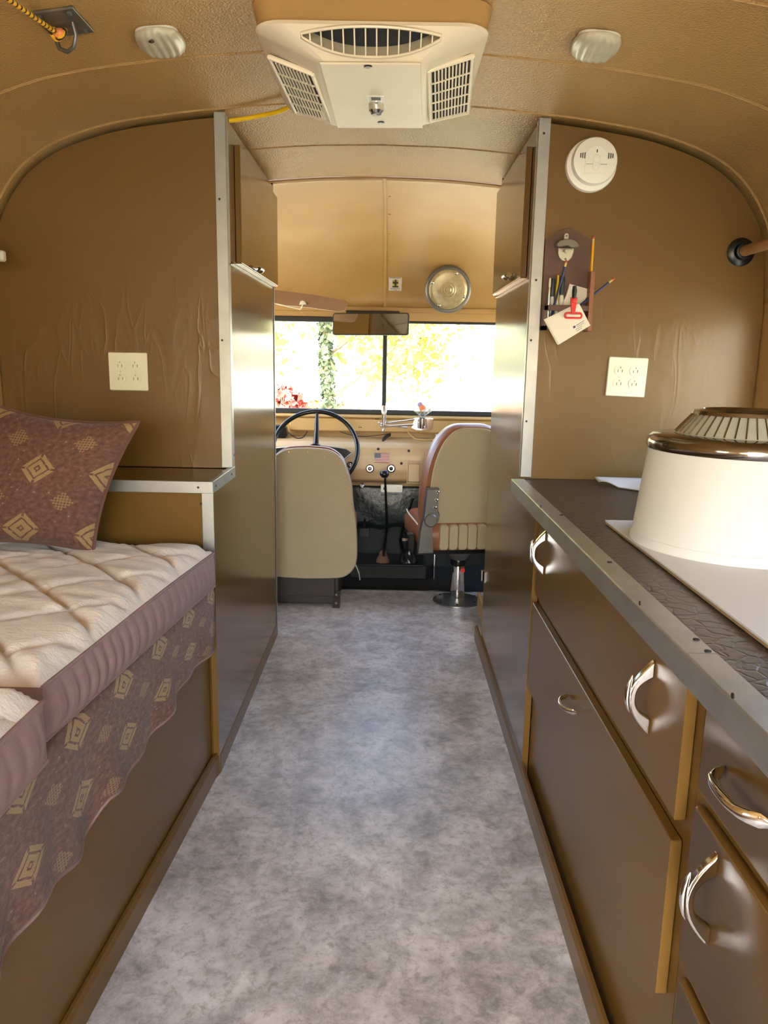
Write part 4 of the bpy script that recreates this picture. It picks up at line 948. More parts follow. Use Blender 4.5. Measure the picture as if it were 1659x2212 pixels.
# seat cushions
def cushion(A, Bp, C_, D_, zb_, zt_, label, seed, nv=60, nu=44):
    """A front-near, Bp front-far, C_ back-far, D_ back-near in plan"""
    A, Bp, C_, D_ = [Vector(p) for p in (A, Bp, C_, D_)]
    t_ = thing('seat_cushion', label, 'cushion', ((A.x+C_.x)/2, (A.y+C_.y)/2, zb_), group=None)
    L_ = (Bp-A).length; Wd = (D_-A).length
    def plan(u, v): return A*(1-u)*(1-v)+Bp*u*(1-v)+C_*u*v+D_*(1-u)*v
    rnd = random.Random(seed); ph = [rnd.uniform(0, 6) for _ in range(8)]
    def topz(u, v):
        s_, q = u*L_, v*Wd
        a = (s_*0.95+q*0.85)/0.205+0.25; c = (s_*0.95-q*1.0)/0.215+0.15
        da = abs((a % 1)-0.5)*2; dc = abs((c % 1)-0.5)*2      # 1 on a stitch line
        st = max(da, dc); puff = 1-max(0, (st-0.62)/0.38)**3.0
        wr = 0.0024*math.sin(s_*52+q*18+ph[0]+2*math.sin(q*20+ph[5]))*puff+0.0017*math.sin(s_*95-q*30+ph[1]+2*math.sin(s_*18))
        e = min(u*L_, (1-u)*L_, v*Wd, (1-v)*Wd); ed = 1-math.exp(-e/0.028)
        return zt_-0.034+0.018*ed+0.020*puff*min(1, e/0.03)+wr*min(1, e/0.03)+0.006*math.sin(s_*5+ph[2])*math.sin(q*6+ph[3])
    def top(u, v): p = plan(u, v); return (p.x, p.y, topz(u, v))
    mb().grid(top, nv*2, nu*2).build('quilted_top', 'quilt', t_, smooth=80)
    # boxing: four sides, gently gathered
    def side(P0, P1, uv0, uv1, nm):
        d_ = (P1-P0); nL = d_.length; nrm = Vector((d_.y, -d_.x)).normalized()
        ctr = (A+Bp+C_+D_)/4
        if nrm.dot((P0+P1)/2-ctr) < 0: nrm = -nrm
        def f(a, k):
            p = P0+d_*a; uu = uv0[0]+(uv1[0]-uv0[0])*a; vv = uv0[1]+(uv1[1]-uv0[1])*a; z1_ = topz(uu, vv)
            bulge = 0.014*math.sin(PI*min(1, k*1.02))*min(1, a*nL/0.03, (1-a)*nL/0.03)
            g_ = 0.0045*max(0, math.sin(a*nL*150+2.2*math.sin(a*nL*11+ph[4])+k*1.2))*math.sin(PI*k)**0.7*(0.35+0.65*math.sin(a*nL*3.0+1)**2)
            out = bulge-g_
            return (p.x+nrm.x*out, p.y+nrm.y*out, zb_+(z1_-zb_)*k)
        return f, nL
    bx_ = mb()
    for (P0, P1, a, c) in ((A, Bp, (0, 0), (1, 0)), (Bp, C_, (1, 0), (1, 1)), (C_, D_, (1, 1), (0, 1)), (D_, A, (0, 1), (0, 0))):
        f, nL = side(P0, P1, a, c, ''); bx_.grid(f, int(nL/0.006), 10)
    bx_.build('boxing', 'mauve', t_, smooth=80)
    pp = [Vector(top(i/40, 0))+Vector((0, 0, 0.0)) for i in range(41)]
    mb().tube(pp, 0.0035, 6).build('piping', 'mauve', t_, smooth=60)
    pp = [Vector(((plan(i/40, 0)).x, (plan(i/40, 0)).y, zb_+0.003)) for i in range(41)]
    mb().tube(pp, 0.0035, 6).build('piping', 'mauve', t_, smooth=60)
    mb().add([(p.x, p.y, zb_+0.001) for p in (A, Bp, C_, D_)], [(0, 1, 2, 3)]).build('underside', 'mauve', t_)
cushion((-0.566, 1.185), (-0.484, 2.085), (-1.17, 2.100), (-1.17, 1.215), 0.608, 0.742, 'cream quilted seat cushion under the throw pillow at the bed end', 3)
cushion((-0.545, 0.24), (-0.535, 1.120), (-1.17, 1.150), (-1.17, 0.24), 0.608, 0.742, 'cream quilted seat cushion next to the one with the pillow', 9)
# throw pillow (warped square, puffed, with corner ears and a flange seam)
TR, BR_, BL, TL = Vector((-0.663, 2.035, 1.062)), Vector((-0.768, 1.945, 0.731)), Vector((-1.150, 1.88, 0.755)), Vector((-1.040, 2.03, 1.10))
pc = (TR+BR_+BL+TL)/4; pn = (TR-BL).cross(TL-BR_).normalized()
if pn.y > 0: pn = -pn
def pil(u, v, sd_):
    a, c = u*2-1, v*2-1
    pin = 0.115
    uu = 0.5+0.5*a*(1-pin*(1-c*c)); vv = 0.5+0.5*c*(1-pin*(1-a*a))
    p = BL*(1-uu)*(1-vv)+BR_*uu*(1-vv)+TR*uu*vv+TL*(1-uu)*vv
    th_ = 0.082*(max(0, 1-a*a)**0.55)*(max(0, 1-c*c)**0.55)+0.002
    wr = 0.006*math.sin(a*7+c*3)*math.sin(c*5-a*2)*(1-a*a)*(1-c*c)
    q = p+pn*(sd_*th_+wr)
    q.y = min(q.y, 2.122); q.z = max(q.z, 0.715) if False else q.z
    return q
for _p in (TR, BR_, BL, TL): _p.z += 0.010
pw = thing('throw_pillow', 'burgundy tapestry throw pillow with tan diamonds leaning at the bed end', 'pillow', (pc.x, pc.y, 0.72))
b = mb(); uvf = lambda u, v: (u*0.43+0.05, v*0.43+0.02)
b.grid(lambda u, v: pil(u, v, 1), 36, 36, uvf); b.grid(lambda u, v: pil(u, v, -1), 36, 36, uvf); b.build('cover', 'tapestry', pw, smooth=80)
ed = [pil(i/30, 0, 0) for i in range(30)]+[pil(1, i/30, 0) for i in range(30)]+[pil(1-i/30, 1, 0) for i in range(30)]+[pil(0, 1-i/30, 0) for i in range(30)]
mb().tube(ed, 0.006, 6, closed=True).build('welt', 'tapestry', pw, smooth=60)

# ---------------------------------------------------------------- cab: driver seat
ds = thing('driver_seat', 'khaki driver seat with studded back behind the steering wheel', 'seat', (-0.40, 3.85, 0))
right = [(0.0, 0.812), (0.09, 0.806), (0.135, 0.790), (0.175, 0.755), (0.20, 0.695), (0.221, 0.622), (0.228, 0.54), (0.243, 0.44), (0.250, 0.34), (0.249, 0.25), (0.235, 0.205), (0.205, 0.172), (0.155, 0.152), (0.0, 0.144)]
sm_ = spline([(x, 0, z) for x, z in right], 3)
outl = [(-0.40+p.x, p.z) for p in sm_]+[(-0.40-p.x, p.z) for p in sm_[::-1][1:-1]]
mb().prism(outl, 3.752, 3.78, 'y', 0.006).build('back_cover', 'khaki', ds, smooth=40)
mb().prism([(-0.40+(x+0.40)*0.985, z*1.006 if z > 0.5 else z) for x, z in outl], 3.781, 3.85, 'y', 0.02).build('backrest', 'leather', ds, smooth=40)
for px_, py_ in ((624, 977), (664, 977), (699, 988), (730, 1004), (744, 1029), (752, 1057), (760, 1086)):
    p = at(px_, py_, y=3.752); mb().lathe([(0.005, 0.001), (0.005, -0.002), (0.002, -0.004)], p, 'y', 10).build('stud', 'ferrule', ds, smooth=40)
mb().prism(rrect(-0.63, -0.17, 3.86, 4.27, 0.06), 0.30, 0.43, 'z', 0.03).build('seat_pad', 'leather', ds, smooth=40)
mb().box(-0.585, -0.245, 3.79, 4.15, 0.004, 0.298, 0.004).build('base_box', 'dark_box', ds)
mb().box(-0.60, -0.262, 3.755, 3.79, 0.055, 0.150, 0.003).build('rear_rail', 'dark_box', ds)
b = mb(); b.prism([(3.735, 0.0), (3.775, 0.0), (3.80, 0.075), (3.775, 0.078)], -0.272, -0.235, 'x'); ft = b.build('foot_bracket', 'black_gloss', ds)
for z_ in (0.02, 0.062): mb().lathe([(0.009, 0.0), (0.009, -0.008), (0.004, -0.012)], (-0.254, 3.748+z_*0.4, z_), 'y', 10).build('bolt', 'steel_grey', ft, smooth=40)
mb().tube([(-0.162, 3.80, 0.22), (-0.14, 3.79, 0.17), (-0.135, 3.79, 0.135)], 0.006, 8).build('adjust_lever', 'steel_grey', ds, smooth=60)

# passenger seat on a pedestal, turned a little toward the aisle
ps = thing('passenger_seat', 'khaki and tan leather bucket seat on a chrome pedestal', 'seat', (0.375, 3.90, 0), math.radians(9))
OX = 0.02
prr = [(0.0, 0.938), (0.08, 0.934), (0.135, 0.905), (0.185, 0.845), (0.222, 0.755), (0.242, 0.65), (0.248, 0.54), (0.248, 0.42), (0.0, 0.415)]
s1 = spline([(x, 0, z) for x, z in prr[:-1]], 4); o1 = [(OX+p.x, p.z) for p in s1]+[(OX-p.x, p.z) for p in s1[::-1][:-1]]
mb().prism(o1, -0.115, 0.005, 'y', 0.03).build('backrest', 'leather', ps, smooth=40, local=True)
o2 = [(OX+(x-OX)*0.84, 0.43+(z-0.43)*0.962) for x, z in o1]
bkp = mb().prism(o2, -0.128, -0.112, 'y', 0.008).build('back_panel', 'khaki', ps, smooth=40, local=True)
mb().tube([(x, -0.120, z) for x, z in o2], 0.004, 6, closed=True).build('piping', 'khaki_piping', bkp, smooth=60, local=True)
mb().prism(rrect(OX-0.265, OX+0.265, -0.165, 0.30, 0.05), 0.312, 0.448, 'z', 0.035).build('seat_pad', 'leather', ps, smooth=40, local=True)
for k in range(7):
    x0 = OX-0.165+0.048*k; mb().prism(rrect(x0+0.001, x0+0.047, 0.318, 0.446, 0.014, 3), -0.172, -0.10, 'y', 0.006).build('pleat', 'khaki', ps, smooth=40, local=True)
mb().tube(spline([(OX-0.25, 0.28, 0.44), (OX-0.262, 0.15, 0.442), (OX-0.255, -0.03, 0.43), (OX-0.235, -0.15, 0.40)], 6), 0.004, 6).build('piping', 'cream_stitch', ps, smooth=60, local=True)
br = mb().prism([(OX-0.235, 0.63), (OX-0.175, 0.632), (OX-0.180, 0.52), (OX-0.168, 0.50), (OX-0.172, 0.465), (OX-0.205, 0.45), (OX-0.195, 0.305), (OX-0.272, 0.303), (OX-0.262, 0.42), (OX-0.245, 0.50)], -0.178, -0.130, 'y', 0.006).build('recliner_bracket', 'steel_grey', ps, smooth=40, local=True)
for (x, z_) in ((-0.183, 0.615), (-0.188, 0.575), (-0.194, 0.538)):
    mb().lathe([(0.008, -0.178), (0.008, -0.185), (0.004, -0.189)], (OX+x, 0, z_), 'y', 12).build('bolt', 'chrome', br, smooth=40, local=True)
mb().lathe([(0.034, -0.13), (0.034, -0.188), (0.028, -0.194)], (OX-0.215, 0, 0.475), 'y', 20).build('pivot_hub', 'steel_grey', br, smooth=40, local=True)
mb().box(OX-0.31, OX-0.275, -0.10, -0.04, 0.305, 0.385, 0.004).build('slide_block', 'black_gloss', ps, local=True)
mb().tube([(OX-0.305, -0.07, 0.352), (OX-0.335, -0.07, 0.352)], 0.007, 8).build('bolt', 'chrome', ps, local=True)
mb().box(OX-0.27, OX+0.25, -0.16, 0.28, 0.296, 0.312).build('seat_pan', 'black_gloss', ps, local=True)
mb().lathe([(0.085, 0.296), (0.075, 0.282), (0.040, 0.228)], (0, 0, 0), 'z', 24).build('cone', 'steel_grey', ps, smooth=40, local=True)
mb().lathe([(0.040, 0.228), (0.042, 0.215), (0.036, 0.195)], (0, 0, 0), 'z', 20).build('collar', 'black_gloss', ps, smooth=40, local=True)
po = mb().lathe([(0.036, 0.195), (0.0365, 0.19), (0.0365, 0.03), (0.033, 0.022)], (0, 0, 0), 'z', 24).build('post', 'chrome', ps, smooth=40, local=True)
mb().box(0.006, 0.026, -0.0385, -0.026, 0.165, 0.185).build('red_label', 'red_plastic', po, local=True)
bs = mb().lathe([(0.128, 0.0), (0.127, 0.006), (0.11, 0.011), (0.040, 0.022)], (0, 0, 0), 'z', 40).build('base_plate', 'steel_grey', ps, smooth=40, local=True)
for k in range(6):
    a = 2*PI*k/6+0.3; mb().lathe([(0.008, 0.010), (0.008, 0.014), (0.004, 0.016)], (0.105*math.cos(a), 0.105*math.sin(a), 0), 'z', 10).build('bolt', 'slot_dark', bs, local=True)
# cream step panel just beyond the closet
o = mb().box(0.462, 0.476, 3.36, 3.74, 0.0, 0.10, 0.003).build('step_panel', 'wall_tan'); tag(o, 'low cream panel at the edge of the step well by the pedestal seat', 'panel')

# dashboard
db = thing('dashboard', 'tan metal dashboard with switches and a dark gauge panel', 'dashboard', (0.0, 4.45, 0.54))
def dsh(u, v):
    x = -0.95+u*1.75; a = v
    prof = [(4.545, 0.79), (4.47, 0.786), (4.40, 0.772), (4.362, 0.745), (4.352, 0.70), (4.350, 0.62), (4.362, 0.565), (4.40, 0.545), (4.50, 0.54)]
    k = a*(len(prof)-1); i = min(int(k), len(prof)-2); f_ = k-i
    return (x, prof[i][0]+(prof[i+1][0]-prof[i][0])*f_, prof[i][1]+(prof[i+1][1]-prof[i][1])*f_)
mb().grid(dsh, 10, 40).build('panel', 'dash_tan', db, smooth=60, solid=0.004)
ydash = 4.349
gp = [at(x, y, y=ydash) for x, y in ((592, 968), (640, 963), (700, 963), (748, 970), (760, 978), (738, 996), (700, 1010), (592, 1010))]
gz = mb().prism([(p.x, p.z) for p in gp], ydash, ydash-0.010, 'y', 0.002).build('gauge_panel', 'gauge_dark', db)
mb().tube([Vector((p.x, ydash-0.010, p.z)) for p in gp], 0.0035, 6, closed=True).build('gauge_trim', 'alu', gz, smooth=60)
for px_, py_ in ((799, 1012), (845, 1012), (756, 1006)):
    p = at(px_, py_, y=ydash)
    k_ = mb().lathe([(0.024, 0.0), (0.024, -0.003), (0.020, -0.005), (0.018, -0.002)], p, 'y', 24).build('switch_bezel', 'bronze_chrome', db, smooth=30)
    mb().lathe([(0.011, 0.0), (0.011, -0.012), (0.008, -0.014)], p, 'y', 16).build('switch_knob', 'black_gloss' if px_ == 845 else 'bronze_chrome', k_, smooth=40)
for px_, py_ in ((867, 1001), (883, 974), (817, 970)):
    p = at(px_, py_, y=ydash); mb().lathe([(0.008, 0.001), (0.008, -0.001)], p, 'y', 14).build('hole_plug', 'slot_dark', db)
a, c = at(881, 996, y=ydash), at(907, 1042, y=ydash)
at_ = mb()
for q_ in ((a.x-0.004, c.x+0.004, a.z, a.z+0.004), (a.x-0.004, c.x+0.004, c.z-0.004, c.z), (a.x-0.004, a.x, c.z, a.z), (c.x, c.x+0.004, c.z, a.z)): at_.box(q_[0], q_[1], ydash-0.014, ydash+0.001, q_[2], q_[3])
at_ = at_.build('ashtray_frame', 'dash_tan', db)
mb().box(a.x+0.003, c.x-0.003, ydash-0.007, ydash-0.0012, c.z+0.003, a.z-0.016, 0.002).build('ashtray', 'dash_tan', at_)
mb().box(0.203, 0.62, ydash-0.006, ydash-0.0005, 0.556, 0.735, 0.003).build('glovebox_door', 'dash_tan', db)
fp = mb(); a, c = at(809, 978, y=ydash), at(841, 1000, y=ydash); w_, h_ = c.x-a.x, a.z-c.z
for k in range(13):
    fp.cur = 0 if k % 2 == 0 else 1; z1_ = a.z-h_*k/13; fp.box(a.x, c.x, ydash-0.0012, ydash-0.0002, z1_-h_/13, z1_)
fp.cur = 2; fp.box(a.x, a.x+w_*0.42, ydash-0.0016, ydash-0.0013, a.z-h_*7/13, a.z)
fp.cur = 1
for r_ in range(5):
    for q in range(6):
        xx = a.x+w_*0.42*(q+0.5)/6; zz = a.z-h_*7/13*(r_+0.5)/5; fp.box(xx-0.0013, xx+0.0013, ydash-0.0019, ydash-0.0016, zz-0.0011, zz+0.0011)
fp.build('flag_decal', ['decal_red', 'decal_white', 'decal_blue'], db, label='small stars and stripes flag decal')
p1, p2 = at(823, 1046, y=4.36), at(869, 1063, y=4.36)
pk = mb().prism(rrect(p1.x, p2.x, p2.z, p1.z, 0.006, 3), 4.350, 4.356, 'y').build('switch_plate', 'white_metal_paint', db)
for fx in (0.18, 0.82):
    mb().lathe([(0.009, 0.0), (0.009, -0.012), (0.007, -0.014)], (p1.x+(p2.x-p1.x)*fx, 4.350, (p1.z+p2.z)/2), 'y', 14).build('switch_knob', 'black_gloss' if fx < 0.5 else 'ivory', pk, smooth=40)
p = at(782, 1050, y=4.36); mb().lathe([(0.013, 0.04), (0.013, -0.004), (0.009, -0.008)], p, 'y', 16).build('pull_knob', 'bronze_chrome', db, smooth=40)

# steering wheel on its column
WC = Vector((-0.403, 4.175, 0.752)); WT = math.radians(30)
sw = thing('steering_wheel', 'large thin black steering wheel in front of the driver seat', 'steering wheel', (-0.403, 4.175, 0.52))
wm = Matrix.Translation(WC) @ Matrix.Rotation(-WT, 4, 'X')      # wheel plane: local x-z
rim = [wm @ Vector((0.232*math.cos(a), 0, 0.232*math.sin(a))) for a in [2*PI*i/64 for i in range(64)]]
mb().tube(rim, 0.0125, 10, closed=True).build('rim', 'black_gloss', sw, smooth=60)
for a in (PI/2, PI/2+2*PI/3, PI/2-2*PI/3):
    e = Vector((0.228*math.cos(a), 0, 0.228*math.sin(a))); s0 = Vector((0.03*math.cos(a), 0.03, 0.03*math.sin(a)))
    mb().tube([wm @ s0, wm @ (s0*0.5+e*0.5+Vector((0, 0.01, 0))), wm @ e], [0.016, 0.013, 0.009], 8, flat=[0.009, 0.008, 0.007]).build('spoke', 'black_gloss', sw, smooth=60)
mb().lathe([(0.045, 0.045), (0.045, 0.01), (0.035, -0.005), (0.015, -0.01)], (0, 0, 0), 'y', 20).xf(wm).build('hub', 'black_gloss', sw, smooth=40)
mb().tube([wm @ Vector((0, 0.03, 0)), wm @ Vector((0, 0.185, -0.004))], 0.022, 12).build('column', 'black_gloss', sw, smooth=60)
mb().tube([wm @ Vector((0.03, 0.05, 0)), wm @ Vector((0.10, 0.09, 0.035))], 0.006, 8).build('stalk', 'steel_grey', sw, smooth=60)

# gear lever, hand brake, tunnel
tn = thing('floor_hump', 'low black floor hump under the gear lever', 'hump', (0, 4.4, 0))
mb().box(-0.21, 0.23, 4.29, 4.575, -0.003, 0.072, 0.006).build('cover', 'mat_black', tn)
mb().box(-0.19, 0.21, 4.31, 4.56, 0.072, 0.076).build('rubber_pad', 'black_rubber', tn)
gl_ = thing('gear_lever', 'long bent black gear lever with a round knob and rusty boot', 'gear lever', (-0.02, 4.38, 0.076))
G0 = at(827, 1222, y=4.38); G1 = at(829, 1194, y=4.36); G2 = at(836, 1137, y=4.30); G3 = at(832, 1032, y=4.10); G4 = at(830.5, 1024, y=4.09)
mb().tube([G1+Vector((0, 0, -0.02)), G1, G2, G3], [0.010, 0.009, 0.008, 0.006], 10).build('shaft', 'black_gloss', gl_, smooth=60)
mb().lathe([(0.004, -0.022), (0.016, -0.018), (0.0255, -0.004), (0.024, 0.010), (0.014, 0.019), (0.003, 0.021)], G4, 'z', 20).build('knob', 'black_gloss', gl_, smooth=60)
mb().lathe([(0.040, 0.0762-G0.z), (0.036, 0.0762-G0.z+0.02), (0.024, 0.065), (0.020, 0.085), (0.014, 0.09)], (G0.x, G0.y, G0.z), 'z', 20).build('boot', 'boot_rust', gl_, smooth=40)
hb = thing('hand_brake', 'black hand brake lever with a rubber gaiter beside the gear lever', 'lever', (0.11, 4.38, 0.076))
B0 = at(881, 1205, y=4.38); B1 = at(868, 1182, y=4.34); B2 = at(865, 1163, y=4.30); B3 = at(893, 1075, y=4.18)
mb().tube([B0, B1, B2], 0.011, 10).build('shaft', 'black_gloss', hb, smooth=60)
mb().tube([B2, B2*0.5+B3*0.5, B3], [0.009, 0.008, 0.006], 10).build('grip', 'black_gloss', hb, smooth=60)
def gait(u, v):
    a = 2*PI*u; r_ = 0.055-0.030*v+0.004*math.sin(a*5+v*9); return (B0.x+r_*math.cos(a), B0.y+r_*math.sin(a), 0.0765+(B0.z+0.055-0.0765)*v)
mb().grid(gait, 24, 10).build('gaiter', 'black_gloss', hb, smooth=60, solid=0.003)
for nm, px_, py_ in (('clutch_pedal', 787, 1150), ('brake_pedal', 762, 1160)):
    p = at(px_, py_, y=4.47); t_ = thing('foot_pedal', 'small dark foot pedal below the dash, %s the driver seat' % ('clear of' if px_ > 770 else 'half behind'), 'pedal', p)
    mb().box(p.x-0.03, p.x+0.03, 4.462, 4.474, p.z-0.03, p.z+0.025, 0.004).build('pad', 'black_rubber', t_)
    mb().tube([p+Vector((0, 0.008, 0)), p+Vector((0.0, 0.07, 0.06)), p+Vector((0, 0.11, 0.02))], 0.007, 8).build('arm', 'black_gloss', t_, smooth=60)

# mirror, visor, dome lamp, stickers
mi = thing('rear_view_mirror', 'wide black-framed rear-view mirror hanging over the windshield', 'mirror', (-0.115, 4.35, 1.37))
mq = [at(716, 672, y=4.35), at(884, 679, y=4.35), at(884, 727, y=4.35), at(716, 721, y=4.35)]
mxm = sum((p.x for p in mq))/4; mzm = sum((p.z for p in mq))/4; mw = (mq[1].x-mq[0].x)/2; mh_ = (mq[0].z-mq[3].z)/2
mm = Matrix.Translation((mxm, 4.35, mzm)) @ Matrix.Rotation(math.radians(0.6), 4, 'Y') @ Matrix.Rotation(math.radians(-8), 4, 'X') @ Matrix.Rotation(math.radians(-9), 4, 'Z')
fr_ = mb().prism(rrect(-mw, mw, -mh_, mh_, 0.014), 0.0, 0.016, 'y', 0.004).xf(mm).build('frame', 'black_rubber', mi, smooth=40)
mb().prism(rrect(-mw+0.006, mw-0.006, -mh_+0.006, mh_-0.006, 0.010), -0.0012, -0.0002, 'y').xf(mm).build('glass', 'mirror', mi)
mb().box(-0.255, 0.045, 4.44, 4.535, 1.492, 1.510, 0.003).build('bracket', 'black_rubber', mi)
mb().tube([(mxm, 4.37, mzm+0.02), (mxm, 4.42, mzm+0.05), (mxm, 4.47, 1.494)], 0.008, 8).build('arm', 'black_rubber', mi, smooth=60)
vs_ = thing('sun_visor', 'brown padded sun visor above the steering wheel', 'visor', (-0.52, 4.25, 1.50))
vq = [at(x, y, y=4.24) for x, y in ((560, 622), (592, 626), (680, 637), (745, 649), (752, 656), (744, 672), (735, 674), (660, 664), (560, 655))]
mb().prism([(p.x, p.z) for p in vq], 4.228, 4.252, 'y', 0.006).build('pad', 'visor_brown', vs_, smooth=40)
p = at(654, 656, y=4.226)
mb().prism([(p.x-0.018, p.z-0.006), (p.x-0.012, p.z+0.012), (p.x, p.z+0.017), (p.x+0.014, p.z+0.010), (p.x+0.020, p.z-0.004)], 4.215, 4.2275, 'y', 0.003).build('clip', 'white_plastic', vs_, smooth=40)
q = at(649, 668, y=4.23); e = at(592, 655, y=4.23)
mb().tube([p+Vector((0.0, 0, -0.004)), q+Vector((0.004, 0, 0.006)), q, e, e+Vector((-0.10, 0.06, 0.03))], 0.0035, 8).build('arm', 'white_metal_paint', vs_, smooth=60)
dlp = at(968, 624, y=4.40); dl = thing('dome_lamp', 'large round clear dome lamp with chrome rim above the windshield', 'lamp', (dlp.x, 4.42, dlp.z-0.13))
dmx = Matrix.Translation((dlp.x, 4.418, dlp.z)) @ Matrix.Rotation(math.radians(10), 4, 'X')
mb().lathe([(0.122, 0.045), (0.126, -0.006), (0.128, -0.016), (0.126, -0.026), (0.118, -0.032), (0.109, -0.030), (0.106, -0.024)], (0, 0, 0), 'y', 48, cap=False).xf(dmx).build('rim', 'steel_grey', dl, smooth=40)
lr = [(0.107, -0.027), (0.100, -0.033), (0.085, -0.036)]
for k in range(6): lr += [(0.045-0.007*k, -0.039-0.003*(k % 2)), (0.041-0.007*k, -0.0405+0.003*(k % 2))]
ln = mb().lathe(lr+[(0.0005, -0.040)], (0, 0, 0), 'y', 48, cap=False).xf(dmx).build('lens', 'lens_round', dl, smooth=40)
for a in (1.15, 2.75, 4.2, 5.9): mb().lathe([(0.008, 0.0), (0.008, -0.006), (0.004, -0.009)], (0.096*math.cos(a), -0.034, 0.096*math.sin(a)), 'y', 12).xf(dmx).build('screw', 'chrome', dl, smooth=40)
sa_, sb_ = at(840, 597, y=4.43), at(868, 625, y=4.43)
# find the cap surface behind the sticker
def capy(z, x):
    za = arch(x); k = max(0, min(1, (z-ZH)/(za-ZH)))**(1/0.9); return YCAP+(YWS-YCAP)*math.sin(math.acos(k))
yt, yb = capy(sa_.z, sa_.x)-0.0035, capy(sb_.z, sb_.x)-0.0035
stq = mb().add([(sa_.x, yt, sa_.z), (sb_.x, yt, sa_.z), (sb_.x, yb, sb_.z), (sa_.x, yb, sb_.z), (sa_.x, yt+0.001, sa_.z), (sb_.x, yt+0.001, sa_.z), (sb_.x, yb+0.001, sb_.z), (sa_.x, yb+0.001, sb_.z)], [(0, 1, 2, 3), (7, 6, 5, 4), (0, 4, 5, 1), (1, 5, 6, 2), (2, 6, 7, 3), (3, 7, 4, 0)])
st_ = stq.build('sticker', 'decal_white'); tag(st_, 'small square white sticker with a dark emblem beside the roof seam', 'sticker')
def stp(u0, u1, v0, v1, mat_, nm):
    def q_(u, v): return (sa_.x+(sb_.x-sa_.x)*u, yt+(yb-yt)*v-0.0006, sa_.z+(sb_.z-sa_.z)*v)
    v4 = [q_(u0, v0), q_(u1, v0), q_(u1, v1), q_(u0, v1)]; v8 = v4+[(p[0], p[1]+0.0004, p[2]) for p in v4]
    mb().add(v8, [(0, 1, 2, 3), (7, 6, 5, 4), (0, 4, 5, 1), (1, 5, 6, 2), (2, 6, 7, 3), (3, 7, 4, 0)]).build(nm, mat_, st_)
stp(0.28, 0.75, 0.18, 0.76, 'sticker_yellow', 'emblem_field'); 
def stq2(u0, u1, v0, v1): 
    def q_(u, v): return (sa_.x+(sb_.x-sa_.x)*u, yt+(yb-yt)*v-0.0010, sa_.z+(sb_.z-sa_.z)*v)
    v4 = [q_(u0, v0), q_(u1, v0), q_(u1, v1), q_(u0, v1)]; v8 = v4+[(p[0], p[1]+0.0003, p[2]) for p in v4]
    mb().add(v8, [(0, 1, 2, 3), (7, 6, 5, 4), (0, 4, 5, 1), (1, 5, 6, 2), (2, 6, 7, 3), (3, 7, 4, 0)]).build('emblem', 'sticker_dark', st_)
stq2(0.44, 0.60, 0.16, 0.64); stq2(0.30, 0.73, 0.33, 0.48); stq2(0.28, 0.75, 0.64, 0.76)
stp(0.05, 0.92, 0.03, 0.08, 'ink_grey', 'text_line'); stp(0.12, 0.85, 0.83, 0.87, 'ink_grey', 'text_line'); stp(0.4, 0.65, 0.93, 0.96, 'ink_grey', 'text_line')

# door opener: upright handle, linkage arms and housing below the windshield
do = thing('door_opener', 'chrome door-opening lever with upright handle and scissor arms', 'lever', (0.03, 4.42, 0.84))
H1, H0 = at(830, 876, y=4.38), at(829, 918, y=4.38)
mb().tube([H0, H0*0.6+H1*0.4, H0*0.15+H1*0.85, H1], [0.010, 0.0135, 0.0165, 0.008], 14).build('handle', 'chrome', do, smooth=50)
for (pa, pb_, r_) in (((822, 916), (905, 905), 0.0045), ((822, 922), (905, 917), 0.006), ((829, 919), (880, 924), 0.004), ((818, 912), (830, 930), 0.004), ((826, 932), (833, 912), 0.004)):
    mb().tube([at(*pa, y=4.385), at(*pb_, y=4.42)], r_, 8).build('arm', 'chrome', do, smooth=60)
a, c = at(888, 902, y=4.42), at(935, 930, y=4.42)
mb().prism([(a.x, c.z+0.012), (a.x+0.03, c.z), (c.x-0.02, c.z-0.004), (c.x, c.z+0.02), (c.x, a.z-0.005), (c.x-0.02, a.z), (a.x+0.02, a.z-0.002)], 4.41, 4.495, 'y', 0.006).build('housing', 'chrome', do, smooth=40)
q = at(912, 915, y=4.40); mb().lathe([(0.024, -0.028), (0.026, -0.024), (0.026, 0.030), (0.022, 0.034)], q, 'z', 20).build('pivot', 'chrome', do, smooth=40)
mb().lathe([(0.014, 0.034), (0.014, 0.046), (0.030, 0.052)], q, 'z', 16).build('pivot_cap', 'steel_grey', do, smooth=40)
# candy-coloured ornament in a little glass dish
orn = thing('ornament', 'small orange and lilac ornament in a clear dish on the door lever', 'ornament', q+Vector((0.0, 0.0, 0.053)))
q2 = q+Vector((0, 0, 0.0535))
mb().lathe([(0.012, 0.0), (0.034, 0.004), (0.050, 0.018), (0.047, 0.019), (0.030, 0.007), (0.010, 0.003)], q2, 'z', 24, cap=False).build('dish', 'lens_round', orn, smooth=40)
mb().tube([q2+Vector((0.010, 0, 0.018)), q2+Vector((0.0, 0, 0.034)), q2+Vector((-0.012, 0, 0.050))], [0.016, 0.021, 0.014], 12).build('body', 'orange', orn, smooth=60)
mb().tube([q2+Vector((-0.012, 0, 0.048)), q2+Vector((-0.018, 0, 0.060)), q2+Vector((-0.021, 0, 0.066))], [0.0145, 0.015, 0.007], 12).build('tip', 'lilac', orn, smooth=60)
for dx, dz in ((0.006, 0.020), (0.040, 0.022)): mb().lathe([(0.003, -0.009), (0.011, -0.004), (0.011, 0.004), (0.003, 0.009)], q2+Vector((dx, -0.012, dz)), 'y', 12).build('bead', 'marker_white', orn, smooth=60)
